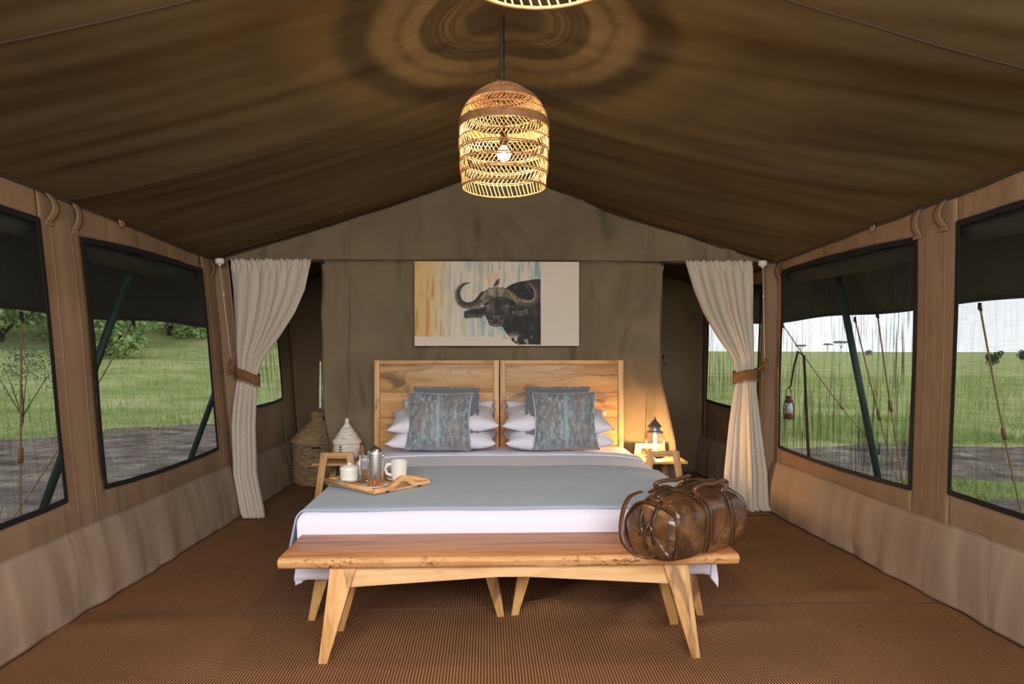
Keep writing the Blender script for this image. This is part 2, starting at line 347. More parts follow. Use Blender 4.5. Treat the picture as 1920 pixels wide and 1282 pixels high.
# side walls
def make_wall(side, name):
    wins = WIN[side]
    ys = set(np.round(np.arange(Y0, YR+.001, 0.05), 3)); ys |= {w[0] for w in wins} | {w[1] for w in wins}
    ys = sorted(ys); nzr = 40
    mm = M()
    zs_lo = lambda k: k
    # columns: for windowed columns, rows are placed to follow the window top and bottom
    def col(y, w):
        e = roof_z(side*10, y)+0.005
        if w is None: zb, zt = 0.53, 1.85
        else:
            u = (y-w[0])/(w[1]-w[0]); zb = w[2]-0.018*math.sin(PI*u); zt = w[3]+0.018*math.sin(PI*u)
        rows = [zb*k/8 for k in range(9)] + [zb+(zt-zb)*k/16 for k in range(1, 17)] + [zt+(e-zt)*k/4 for k in range(1, 5)]
        return [(wx(side, y, z), y, z) for z in rows]
    for a, b_ in zip(ys[:-1], ys[1:]):
        w = next((w for w in wins if w[0]-1e-4 <= a and b_ <= w[1]+1e-4), None)
        c0, c1 = col(a, w), col(b_, w); k = len(mm.v); mm.v += c0+c1; n = len(c0)
        for i in range(n-1):
            if w is not None and 8 <= i < 24: continue
            f = (k+i, k+i+1, k+n+i+1, k+n+i); mm.f.append(f if side > 0 else f[::-1])
    ob = mm.build(name, MAT['wall'], smooth=True, solid=0.004); tag(ob, kind='structure')
    # skirt (mud flap) that bulges and creases towards the floor
    def sk(u, v):
        y = Y0+(YR-Y0)*u; t = 1-v; z = 0.385*v + 0.010*n3(y*1.1, 3, side)*v
        inw = 0.012 + 0.045*math.sin(PI*min(1, t*0.95))*(0.7+0.6*n3(y*0.9, 1, side*4)) + 0.035*t**3
        inw += (0.026 if side < 0 else 0.016)*t*(n3(y*(3.6 if side < 0 else 2.2)+z*1.8, z*0.8, 20+side))
        if t > .85: inw += 0.012*n3(y*6, 5, side)
        z2 = max(floor_z(0, 0)*0+0.004+0.006*(1+n3(y*5, 0, 3)), z)
        return (wx(side, y, z)-side*inw, y, z2)
    s = M().grid(sk, 420, 16).build('skirting', MAT['skirt'], ob, smooth=True, solid=0.003)
    s['label'] = 'paler creased skirting flap along the wall foot'
    def hem(y): z = 0.385+0.010*n3(y*1.1, 3, side); return (wx(side, y, z)-side*0.013, y, z)
    M().tube([hem(y) for y in np.linspace(Y0, YR, 160)], 0.004, 5).build('hem', MAT['skirt'], ob, smooth=True)
    # vertical seams on the piers between the windows
    ends = []
    for (a, b_) in ((wins[0][1], wins[1][0]), (wins[1][1], wins[2][0])):
        for yy in (a+0.085, b_-0.085):
            M().tube([(wx(side, yy, z)-side*0.003, yy, z) for z in np.linspace(0.40, 1.90, 20)], 0.0028, 4).build('seam', MAT['wall'], ob, smooth=True)
    return ob
wl = make_wall(-1, 'wall_left'); wr = make_wall(1, 'wall_right')
# windows: black webbing frame, netting, rolled flap outside
n_w = 0
for side in (-1, 1):
    for k in range(3):
        n_w += 1; y0, y1, z0, z1 = WIN[side][k]
        root = bpy.data.objects.new('window_%d' % n_w, None); COL.objects.link(root); tag(root, kind='structure'); root.location = (wx(side, (y0+y1)/2, z0), (y0+y1)/2, z0)
        off = Vector(root.location)
        def P(y, z, inw=0.0): return (wx(side, y, z)-side*inw-off.x, y-off.y, z-off.z)
        w = 0.026
        mm = M()
        def strip(fa, fb, n=24):
            base = len(mm.v)
            for i in range(n+1):
                t = i/n; a = fa(t); b2 = fb(t); mm.v.append(P(a[0], a[1], 0.007)); mm.v.append(P(b2[0], b2[1], 0.007))
            for i in range(n): mm.f.append((base+2*i, base+2*i+1, base+2*i+3, base+2*i+2))
        sg = lambda t: 0.018*math.sin(PI*t)
        strip(lambda t: (y0+(y1-y0)*t, z1+sg(t)+0.004), lambda t: (y0+(y1-y0)*t, z1+sg(t)-w))
        strip(lambda t: (y0+(y1-y0)*t, z0-sg(t)-0.004), lambda t: (y0+(y1-y0)*t, z0-sg(t)+w*0.8))
        strip(lambda t: (y0-0.004, z0+(z1-z0)*t), lambda t: (y0+w*0.8, z0+(z1-z0)*t))
        strip(lambda t: (y1+0.004, z0+(z1-z0)*t), lambda t: (y1-w*0.8, z0+(z1-z0)*t))
        mm.build('frame', MAT['black'], root, solid=0.005)
        scr = MAT['screen_s'] if (side > 0 and k > 0) or (side < 0 and k == 2) else MAT['screen']
        M().grid(lambda u, v: P(y0+(y1-y0)*u, z0-sg(u)*(1-v)+(z1-z0+0*u)*v+sg(u)*v, -0.002), 12, 8).build('netting', scr, root, smooth=True)
        rp = [(side*(abs(wx(side, y, z1))+0.10)-off.x, y-off.y, z1-0.03-0.02*math.sin(PI*(y-y0+.05)/(y1-y0+.1))+0.012*n3(y*3, k, side)-off.z) for y in np.linspace(y0-.06, y1+.06, 20)]
        M().tube(rp, 0.055, 10).build('rolled_flap', MAT['fly'], root, smooth=True)
# ceiling
def rf(u, v):
    x = -1+2*u; y = Y0+(YR+0.02-Y0)*v; sd = -1 if x < 0 else 1
    X = x*abs(wx(sd, y, 2.0)); return (X, y, roof_z(X, y))
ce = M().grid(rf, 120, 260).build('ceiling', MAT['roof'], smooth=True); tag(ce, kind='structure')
for ys_ in (2.27, 3.70, 5.05):
    for sd in (-1, 1):
        M().tube([(sd*t*abs(wx(sd, ys_, 2)), ys_, roof_z(sd*t*abs(wx(sd, ys_, 2)), ys_)-0.001) for t in np.linspace(0.005, 1, 40)], 0.0035, 5).build('seam', MAT['seam'], ce, smooth=True)
for sd in (-1, 1):
    M().tube([(wx(sd, y, 1.99)-sd*.006, y, roof_z(sd*10, y)-0.006) for y in np.linspace(Y0, YR, 120)], 0.008, 5).build('seam', MAT['seam'], ce, smooth=True)

# partition behind the bed with slack edges either side
LE = [(0.0, -1.26), (.30, -1.27), (.46, -1.285), (.60, -1.30), (.80, -1.315), (1.0, -1.33), (1.27, -1.345), (1.6, -1.355), (1.925, -1.36)]
RE = [(0.0, 1.37), (.30, 1.375), (.46, 1.37), (.60, 1.355), (.80, 1.305), (1.0, 1.262), (1.14, 1.24), (1.3, 1.24), (1.6, 1.26), (1.925, 1.285)]
def interp(tab, t): return float(np.interp(t, [a for a, _ in tab], [b_ for _, b_ in tab]))
def back_y(x, z, edge=0):
    d = 0.030*n3(x*2.4+0.9*z, z*0.9, 5) + .045*abs(n3(x*2.2-1.5*z, z*1.0+x*.6, 31)) - .04*abs(n3(x*1.7+1.9*z, z*.8, 41)) + 0.022*n3(x*5-2.2*z, z*2, 8) + .008*n3(x*11+4*z, z*3, 2)
    d += 0.05*math.exp(-((1.925-z)/.5)**2)*0
    d *= 1.7 if z < 1.93 else 1.0
    if z > 1.88 and z < 1.97: d *= .5
    return YB + max(-.05, min(.10, d))*(1 if z < 2.4 else .5)
mm = M()
zs = list(np.linspace(0, 1.925, 34))
def cen(u, v):
    z = 1.925*v; a, b_ = interp(LE, z), interp(RE, z); x = a+(b_-a)*u
    e = min(u, 1-u)*(b_-a); y = back_y(x, z)
    y -= 0.05*math.exp(-(e/0.10)**2)*math.sin(PI*min(1, z/1.925))   # edges curl towards the room
    y += 0.035*math.exp(-((e-0.22)/0.07)**2)*math.sin(PI*min(1, z/1.925))*0.7
    return (x, y, z)
mm.grid(cen, 110, 50)
def gab(u, v):
    xl, xr = wx(-1, YB, 1.95), wx(1, YB, 1.95); x = xl+(xr-xl)*u; zt = roof_z(x, YB)+0.006
    z = 1.925 + (zt-1.925)*v; return (x, back_y(x, z), z)
mm.grid(gab, 90, 16)
bk = mm.build('wall_back', MAT['back'], smooth=True, solid=0.004); tag(bk, kind='structure')
M().tube([(x, back_y(x, 1.93)-0.006, 1.932) for x in np.linspace(wx(-1, YB, 1.9), wx(1, YB, 1.9), 60)], 0.0035, 5).build('seam', MAT['seam'], bk, smooth=True)
for xs, za in ((-1.16, 2.28), (1.14, 2.28), (-1.27, 1.93), (1.19, 1.93)):
    M().tube([(xs+0.02*(z/2), back_y(xs, z)-0.004, z) for z in np.linspace(0.02, za, 40)], 0.003, 4).build('seam', MAT['back'], bk, smooth=True)
for sd in (-1, 1):
    M().tube([(sd*t*abs(wx(sd, YB, 2)), YB-0.012, roof_z(sd*t*abs(wx(sd, YB, 2)), YB)-0.008) for t in np.linspace(0.0, 1, 40)], 0.007, 5).build('seam', MAT['seam'], bk, smooth=True)
# corner posts of canvas beside the openings
for sd in (-1, 1):
    M().grid(lambda u, v: (wx(sd, YB, 1.93*v)-sd*(0.11*u), YB-0.03+0.03*math.sin(PI*u)+0.01*n3(u*2, v*5, sd), 1.93*v), 6, 20).build('corner_flap', MAT['wall'], bk, smooth=True, solid=0.003)
# rear wall
RW = (-1.71, 1.0, 0.66, 1.16)  # most of this width is unseen, added to brighten the rear room
def rear(u, v):
    xl, xr = wx(-1, YR, 1), wx(1, YR, 1); x = xl+(xr-xl)*u; z = 2.66*v
    return (x*1.02, YR+0.035*n3(x*2.2+z*1.6, z*0.8, 12)+0.02*n3(x*5+z*3, z*2, 2), min(z, roof_z(x, YR)+.01))
rw = M().grid(rear, 84, 40, keep=lambda u, v: not (RW[0] < -2.0+4.0*u < RW[1] and RW[2] < 2.66*v < RW[3])).build('wall_rear', MAT['rear'], smooth=True, solid=0.004); tag(rw, kind='structure')
root = bpy.data.objects.new('window_7', None); COL.objects.link(root); root.location = (-.355, YR, .66); tag(root, kind='structure')
M().grid(lambda u, v: (-1.38+2.76*u, 0.02, -.03+.56*v), 4, 4).build('netting', MAT['screen'], root)
f_ = M()
for c, d in (((0, 0, -.01), (2.74, .012, .03)), ((0, 0, .51), (2.74, .012, .03)), ((1.36, 0, .25), (.03, .012, .54))): f_.box(c, d)
f_.build('frame', MAT['black'], root)
M().tube([(-1.365, -0.03, -.16), (-1.365, -0.03, .52)], 0.014, 8).build('pale_pole', plain('pale metal', srgb(190, 200, 215), 0.35, 0.5), root, smooth=True)

# ------------------------------------------------------------------ outer flysheet, poles, guy ropes
fy = thing('flysheet', 'dark canvas flysheet stretched over the tent outside the windows', 'tent flysheet')
prof = [(-2.95, 1.49), (-2.62, 1.88), (-2.35, 2.17), (-1.2, 2.62), (0, 3.05), (1.2, 2.62), (2.35, 2.19), (2.65, 1.90), (2.97, 1.545)]
def flyp(u, v):
    t = u*(len(prof)-1); i = min(len(prof)-2, int(t)); f = t-i
    x = prof[i][0]*(1-f)+prof[i+1][0]*f; z = prof[i][1]*(1-f)+prof[i+1][1]*f; y = -0.7+8.9*v
    ed = max(0, (abs(x)-2.3)/.65)
    return (x, y, z + ed*0.012*math.sin(y*3.05+1) + 0.008*n3(x*2, y*2, 0))
M().grid(flyp, 48, 80).build('flysheet_cloth', MAT['fly'], fy, smooth=True, solid=0.004)
for sd, z_ in ((-1, 1.49), (1, 1.545)):
    M().tube([(sd*(2.955 if sd < 0 else 2.97), y, z_+0.012*math.sin(y*3.05+1)) for y in np.linspace(-.7, 8.2, 80)], 0.010, 6).build('edge_hem', MAT['fly'], fy, smooth=True)
def pole(a, b_, label):
    t = thing('tent_pole', label, 'tent pole', b_, 0, 'steel poles propping the flysheet')
    M().tube([Vector(a)-Vector(b_), (0, 0, 0)], 0.026, 12).build('shaft', MAT['green'], t, smooth=True)
    M().tube([(0, 0, 0.0), (0, 0, 0.03)], 0.05, 12).build('foot', MAT['green'], t, smooth=True)
pole(rm(-2.33, 4.48, 1.90), rm(-3.05, 4.48, -0.08), 'dark green steel pole leaning outside, seen in both front left windows')
pole(rm(-2.33, 6.54, 1.90), rm(-3.05, 6.54, -0.08), 'dark green steel pole leaning outside the left wall near the curtain')
pole(rm(2.48, 5.49, 1.90), rm(2.87, 5.49, -0.08), 'dark green steel pole leaning outside the streaked right window')
def guy(a, b_, label, knot=0.5):
    a, b_ = Vector(a), Vector(b_); t = thing('guy_rope', label, 'guy rope', a, 0, 'guy ropes of the flysheet')
    pts = [(b_-a)*k/14 + Vector((0, 0, -0.06*math.sin(PI*k/14))) for k in range(15)]
    M().tube(pts, 0.006, 6).build('rope', MAT['rope'], t, smooth=True)
    c = pts[int(14*knot)]; d = (pts[8]-pts[7]).normalized()
    M().tube([c-d*0.045, c+d*0.045], 0.014, 8).build('tensioner', plain('worn wooden tensioner', srgb(150, 108, 72), 0.7), t, smooth=True)
    M().tube([Vector((0, 0, .015)), Vector((0, 0, -.02)), Vector((.01, 0, -.035))], [0.010, .012, .008], 8).build('hook', MAT['cord'], t, smooth=True)
    M().tube([pts[-1]+Vector((0, 0, -.08)), pts[-1]+Vector((0.02, 0, .10))], 0.012, 6).build('peg', MAT['dmetal'], t, smooth=True)
guy(at(1837, 572, 4.46), rm(3.75, 5.25, -.05), 'tan guy rope hooked to the flysheet outside the nearest right window', .5)
guy(at(1603, 597, 6.05), rm(3.55, 6.55, -.05), 'tan guy rope just right of the leaning pole outside the streaked window', .5)
guy(at(1645, 588, 5.65), rm(3.25, 5.9, -.05), 'second tan guy rope further right of the pole behind the streaked netting', .45)
guy(at(1467, 608, 7.7), rm(4.7, 9.2, -.05), 'tan guy rope at the left edge of the streaked right window', .6)
guy(at(250, 602, 5.7), rm(-3.3, 4.5, -.05), 'pale guy rope slanting across the second left window', .5)
guy(at(40, 590, 4.0), rm(-2.95, 4.3, -.05), 'pale guy rope low in the first left window, beside the pole', .5)
# hanging hurricane lantern outside
hl = at(1479, 765, 6.6); t = thing('hurricane_lantern', 'small red hurricane lantern hanging outside the streaked right window', 'lantern', hl)
red = plain('red painted tin', srgb(130, 48, 38), 0.5)
M().lathe([(0.045, -.10), (.05, -.09), (.045, -.06), (.028, -.05)], n=16).build('base', red, t, smooth=True)
M().lathe([(.026, -.05), (.036, -.02), (.034, .02), (.024, .05)], n=16).build('globe', plain('pale globe glass', srgb(225, 230, 232), 0.2), t, smooth=True)
M().lathe([(.028, .05), (.034, .06), (.024, .085), (.028, .10), (.008, .115)], n=16).build('chimney', red, t, smooth=True)
for s in (-1, 1): M().tube([(s*.045, 0, -.08), (s*.052, 0, 0), (s*.03, 0, .08)], .005, 6).build('side_tube', red, t, smooth=True)
M().tube([(-.03, 0, .09), (-.02, 0, .17), (0, 0, .20), (.02, 0, .17), (.03, 0, .09)], .003, 6).build('bail', red, t, smooth=True)
t = thing('lantern_hook', 'dark crooked branch stand holding the red hurricane lantern outside', 'lantern stand', hl+Vector((0, 0, .18)))
gz = -0.1-hl.z-.18
M().tube([(0, 0, .0), (.02, 0, .03), (.06, 0.02, .22), (.10, .03, .34), (.16, .04, .30), (.20, .05, gz*0.5), (.24, .05, gz)], [.006, .008, .010, .012, .012, .014, .016], 6).build('branch', plain('dark branch', srgb(58, 44, 36), 0.9), t, smooth=True)

# ------------------------------------------------------------------ ground, grass, trees
def gh(x, y):
    h = -0.10 + 0.03*n3(x*0.7, y*0.7, 1)
    d = math.hypot(x*1.05, (y-4))
    if x < -3:
        rr = math.hypot(x, y-4); h += (2.0*(1-math.exp(-max(0, rr-13)/26.0)) + 13*min(1, max(0, (rr-42)/70))**.9)*min(1, max(0, (-x-3)/8))
    r = math.hypot(x*1.25, y-3); h += 0.14*math.exp(-((r-12.3+1.0*n3(x*.3, y*.3, 4))/0.45)**2)*(0.5+n3(x*1.3, y*1.3, 2))*(1 if x < 0 else 0)
    if x > 3: h += 0.16*math.exp(-((y-(5.4+.2*n3(x, 0, 0)))/0.5)**2)*max(0, .5+n3(x*1.6, y*2, 6))*(1 if 3.6 < x < 6.5 else 0)
    if x > 10: h -= .0037*(min(x, 600)-10)
    return h
m, nt, bs = new_mat('savanna ground'); bs.inputs['Roughness'].default_value = 1; bs.inputs['Specular IOR Level'].default_value = 0.05
g1 = N(nt, 'ShaderNodeTexNoise', in_Scale=0.5, in_Detail=8, in_Roughness=0.65); nt.links.new(coords(nt), g1.inputs['Vector'])
gcol = ramp(nt, g1.outputs['Fac'], [(0.3, srgb(128, 144, 78)), (0.5, srgb(168, 172, 106)), (0.7, srgb(200, 192, 138))])
d1 = N(nt, 'ShaderNodeTexNoise', in_Scale=2.5, in_Detail=9, in_Roughness=0.7); nt.links.new(coords(nt), d1.inputs['Vector'])
dcol = ramp(nt, d1.outputs['Fac'], [(0.3, srgb(72, 60, 54)), (0.5, srgb(128, 112, 102)), (0.7, srgb(172, 156, 142))])
tcn = N(nt, 'ShaderNodeTexCoord'); sx_ = N(nt, 'ShaderNodeSeparateXYZ'); nt.links.new(tcn.outputs['Object'], sx_.inputs[0])
def mth(op, a, b_=None, c=None):
    n = N(nt, 'ShaderNodeMath', operation=op)
    for i, v in enumerate((a, b_, c)):
        if v is None: continue
        if isinstance(v, (int, float)): n.inputs[i].default_value = v
        else: nt.links.new(v, n.inputs[i])
    return n.outputs[0]
X_, Y_ = sx_.outputs['X'], sx_.outputs['Y']
w_ = N(nt, 'ShaderNodeTexNoise', in_Scale=0.55, in_Detail=5); nt.links.new(coords(nt), w_.inputs['Vector'])
wob = mth('MULTIPLY_ADD', w_.outputs['Fac'], 4.0, -2.0)
rad = mth('SQRT', mth('ADD', mth('POWER', mth('MULTIPLY', X_, 1.25), 2.0), mth('POWER', mth('ADD', Y_, -3.0), 2.0)))
rad = mth('ADD', rad, wob)
left = mth('LESS_THAN', X_, 0.0)
mL = mth('MULTIPLY', mth('MULTIPLY', mth('LESS_THAN', rad, 12.0), left), 1.0)
wob2 = mth('MULTIPLY_ADD', w_.outputs['Fac'], 2.4, -1.2)
yr_ = mth('ADD', Y_, wob2)
mR1 = mth('MULTIPLY', mth('GREATER_THAN', yr_, 7.0), mth('LESS_THAN', yr_, 9.8)); mR1 = mth('MULTIPLY', mR1, mth('LESS_THAN', X_, 9.0))
mR2 = mth('MULTIPLY', mth('GREATER_THAN', yr_, 5.0), mth('LESS_THAN', yr_, 5.8)); mR2 = mth('MULTIPLY', mR2, mth('LESS_THAN', X_, 7.0))
mR = mth('MULTIPLY', mth('MAXIMUM', mR1, mR2), mth('SUBTRACT', 1.0, left))
msk = mth('MAXIMUM', mL, mR)
msk = mth('MULTIPLY', msk, mth('SUBTRACT', 1.0, mth('MULTIPLY', mth('GREATER_THAN', d1.outputs['Fac'], 0.62), 0.6)))
mxg = N(nt, 'ShaderNodeMixRGB'); nt.links.new(msk, mxg.inputs[0]); nt.links.new(gcol, mxg.inputs[1]); nt.links.new(dcol, mxg.inputs[2]); nt.links.new(mxg.outputs[0], bs.inputs['Base Color'])
bump(nt, bs, d1.outputs['Fac'], 0.8, 0.08)
MAT['ground'] = m
def gx(u): return math.copysign(abs(u)**3.4*900, u) + 26*u
gm = M()
NG = 190
for j in range(NG+1):
    for i in range(NG+1):
        x = gx(-1+2*i/NG); y = 5+gx(-1+2*j/NG); gm.v.append((x, y, gh(x, y)))
for j in range(NG):
    for i in range(NG):
        a = j*(NG+1)+i; gm.f.append((a, a+1, a+NG+2, a+NG+1))
gr = gm.build('ground', MAT['ground'], smooth=True); tag(gr, kind='structure')
# grass blades
def bare(x, y):
    w = 1.3*n3(x*.55, y*.55, 3)
    if x < 0: return math.hypot(x*1.25, y-3)+w*1.4 < 11.6
    return x < 8.5 and ((7.0 < y+w < 9.8) or (5.0 < y+w < 5.8 and x < 7))
vs, fs = [], []
def blades(n, xr, yr, hmin, hmax, keep_bare=0.04):
    c = 0
    while c < n:
        x = xr[0]+(xr[1]-xr[0])*random.random(); y = yr[0]+(yr[1]-yr[0])*random.random()
        if bare(x, y) and random.random() > keep_bare: c += 0.25; continue
        k = 0.45 + n3(x*.9, y*.9, 7)
        if random.random() > k+0.4: c += 0.3; continue
        h = (hmin+(hmax-hmin)*random.random())*(0.7+0.6*max(0, k)); a = random.random()*6.28; w = 0.006+0.004*random.random(); z = gh(x, y)-.01
        dx, dy = math.cos(a), math.sin(a); lx, ly = random.gauss(0, .3)*h, random.gauss(0, .3)*h; b0 = len(vs)
        vs.extend([(x-dx*w, y-dy*w, z), (x+dx*w, y+dy*w, z), (x+lx, y+ly, z+h)]); fs.append((b0, b0+1, b0+2)); c += 1
blades(16000, (2.9, 8), (4.0, 14), .05, .16)
blades(12000, (4, 24), (8, 34), .15, .42)
blades(9000, (-11, -3.2), (3.4, 16), .05, .14)
blades(12000, (-28, -7), (6, 36), .12, .36)
me = bpy.data.meshes.new('grass'); me.from_pydata(vs, [], fs); go = bpy.data.objects.new('grass', me); COL.objects.link(go)
m, nt, bs = new_mat('grass blades'); bs.inputs['Roughness'].default_value = 0.8
gi = N(nt, 'ShaderNodeTexNoise', in_Scale=1.2, in_Detail=5); nt.links.new(coords(nt), gi.inputs['Vector'])
nt.links.new(ramp(nt, gi.outputs['Fac'], [(0.3, srgb(118, 148, 70)), (0.52, srgb(164, 178, 104)), (0.72, srgb(208, 200, 142))]), bs.inputs['Base Color'])
me.materials.append(m); tag(go, 'green savanna grass growing outside both sides of the tent', 'grass', kind='stuff')
# trees and bushes
leafm = {}
for nm, c in (('mid', srgb(156, 176, 108)), ('dark', srgb(82, 98, 68)), ('pale', srgb(172, 186, 124)), ('grey', srgb(160, 166, 152))):
    leafm[nm] = plain('leaves '+nm, c, 0.8, var=0.35, vscale=1.2)
bark = plain('bark', srgb(74, 60, 48), 0.95, var=0.2)
def tree(name, label, cat, px, depth, w, h, base_h, kind, n=1500, leaf=0.10, flat=False, group='trees and bushes of the savanna'):
    p = rm((px-960)*depth/F, depth); z = gh(p.x, p.y); t = thing(name, label, cat, (p.x, p.y, z), random.random()*6, group)
    V, Fc = [], []; R = random.Random(int(px*7+depth))
    cl = [(R.gauss(0, .42)*w/2, R.gauss(0, .42)*w/2, base_h+(h-base_h)*(0.2+0.7*R.random() if not flat else .55+.3*R.random()), (0.16+.16*R.random())*w*(1 if not flat else .8)) for _ in range(14)]
    for i in range(n):
        cx, cy, cz, cr = cl[R.randrange(14)]; d = Vector((R.gauss(0, 1), R.gauss(0, 1), R.gauss(0, 1))).normalized()*cr*(.55+.45*R.random()**.5)
        c = Vector((cx+d.x, cy+d.y, max(base_h*.6, min(h, cz+d.z*(.22 if flat else .8)))))
        a = Vector((R.gauss(0, 1), R.gauss(0, 1), R.gauss(0, 1))).normalized(); b_ = a.orthogonal().normalized(); l = leaf*(.6+.8*R.random()); k = len(V)
        V += [tuple(c-b_*l), tuple(c+a*l*.6), tuple(c+b_*l), tuple(c-a*l*.6)]; Fc.append((k, k+1, k+2, k+3))
    cr = M(); cr.v = V; cr.f = Fc
    me = bpy.data.meshes.new('crown'); me.from_pydata(V, [], Fc); me.materials.append(leafm[kind]); o = bpy.data.objects.new('crown', me); COL.objects.link(o); o.parent = t
    tk = M()
    th_ = .3 if h < 2.5 else 1
    tk.tube([(0, 0, -.1), (0.02*h, 0, base_h*.6), (0, .02*h, (base_h+h)/2)], [.035*th_*h**.8, .028*th_*h**.8, .012*th_*h**.8], 7)
    for i in range(4):
        a = i*1.7+px; tk.tube([(0.01*h, 0, base_h*.5), (math.cos(a)*w*.2, math.sin(a)*w*.2, base_h+(h-base_h)*.3), (math.cos(a)*w*.34, math.sin(a)*w*.34, base_h+(h-base_h)*.55)], [.02*th_*h**.8, .014*th_*h**.8, .006*th_*h**.8], 6)
    tk.build('trunk', bark, t, smooth=True)
T = [('acacia_tree', 'widest flat topped acacia on the far horizon left of the leaning pole', 'tree', 1577, 420, 9, 6.8, 5.6, 'grey', 900, .55, True),  # acacias take grey leaves: distance haze put into the colour
     ('acacia_tree', 'small flat acacia on the horizon in the middle of the streaked window', 'tree', 1552, 430, 5, 5.4, 4.6, 'grey', 500, .45, True),
     ('acacia_tree', 'faint low acacia on the horizon at the streaked window left side', 'tree', 1502, 430, 7, 4.6, 3.6, 'grey', 600, .45, True),
     ('savanna_bush', 'round dark bush on the grassy horizon in the right-hand window', 'bush', 1859, 56, 1.15, 1.35, .1, 'dark', 1500, .055, False),
     ('savanna_bush', 'bush at the far right edge of the horizon', 'bush', 1916, 80, .9, 1.7, .2, 'dark', 900, .08, False),
     ('savanna_bush', 'tiny low bush on the horizon right of the leaning pole', 'bush', 1628, 150, 1.2, 1.9, .1, 'grey', 500, .12, False),
     ('leafy_tree', 'broad mid green tree at top of the first left window', 'tree', 0, 38, 9, 6.2, .5, 'mid', 8000, .20, False),
     ('leafy_tree', 'pale green tree against the pillar in the first left window', 'tree', 128, 47, 8, 4.2, .4, 'pale', 6000, .20, False),
     ('leafy_tree', 'pale green tree high in the second left window by its left edge', 'tree', 215, 50, 10, 4.6, .4, 'pale', 7000, .22, False),
     ('leafy_tree', 'greyish rocky looking tree in the upper middle of the second left window', 'tree', 318, 44, 5.5, 5.0, .6, 'grey', 5000, .16, False),
     ('leafy_tree', 'mid green tree at upper right of the second left window', 'tree', 392, 52, 9, 7.0, .5, 'mid', 7000, .22, False),
     ('leafy_tree', 'green tree beyond the small left window behind the curtain', 'tree', 505, 60, 13, 7.5, .5, 'mid', 7000, .26, False),
     ('thorn_bush', 'thin dark thorn bush close to the first left window', 'bush', 40, 12.5, 1.7, 1.75, .35, 'dark', 1300, .020, False),
     ('low_bush', 'low dark bush on the slope in the second left window', 'bush', 232, 30, 3.4, 2.2, .1, 'mid', 2500, .12, False)]
for a in T: tree(*a)
# the scrub that closes the left slope
V, Fc = [], []; R = random.Random(5)
for q in range(75):
    dd = 44+R.random()*30; px_ = -260+R.random()*860; p = rm((px_-960)*dd/F, dd); w_ = 2.0+R.random()*3.5; hh = 1.0+R.random()*2.4; g0 = gh(p.x, p.y)
    for k in range(420):
        d_ = Vector((R.gauss(0, 1), R.gauss(0, 1), abs(R.gauss(0, .8)))).normalized()*(.5+.5*R.random()); c = Vector((p.x+d_.x*w_/2, p.y+d_.y*w_/2, g0+d_.z*hh+n3(d_.x*3, d_.y*3, q)*.4))
        a = Vector((R.gauss(0, 1), R.gauss(0, 1), R.gauss(0, 1))).normalized(); b_ = a.orthogonal().normalized(); l = .16*(.6+.8*R.random()); k0 = len(V)
        V += [tuple(c-b_*l), tuple(c+a*l*.6), tuple(c+b_*l), tuple(c-a*l*.6)]; Fc.append((k0, k0+1, k0+2, k0+3))
me = bpy.data.meshes.new('scrub'); me.from_pydata(V, [], Fc); me.materials.append(leafm['mid']); so_ = bpy.data.objects.new('scrub', me); COL.objects.link(so_)
tag(so_, 'low pale scrub covering the far hillside on the left', 'scrub', kind='stuff')

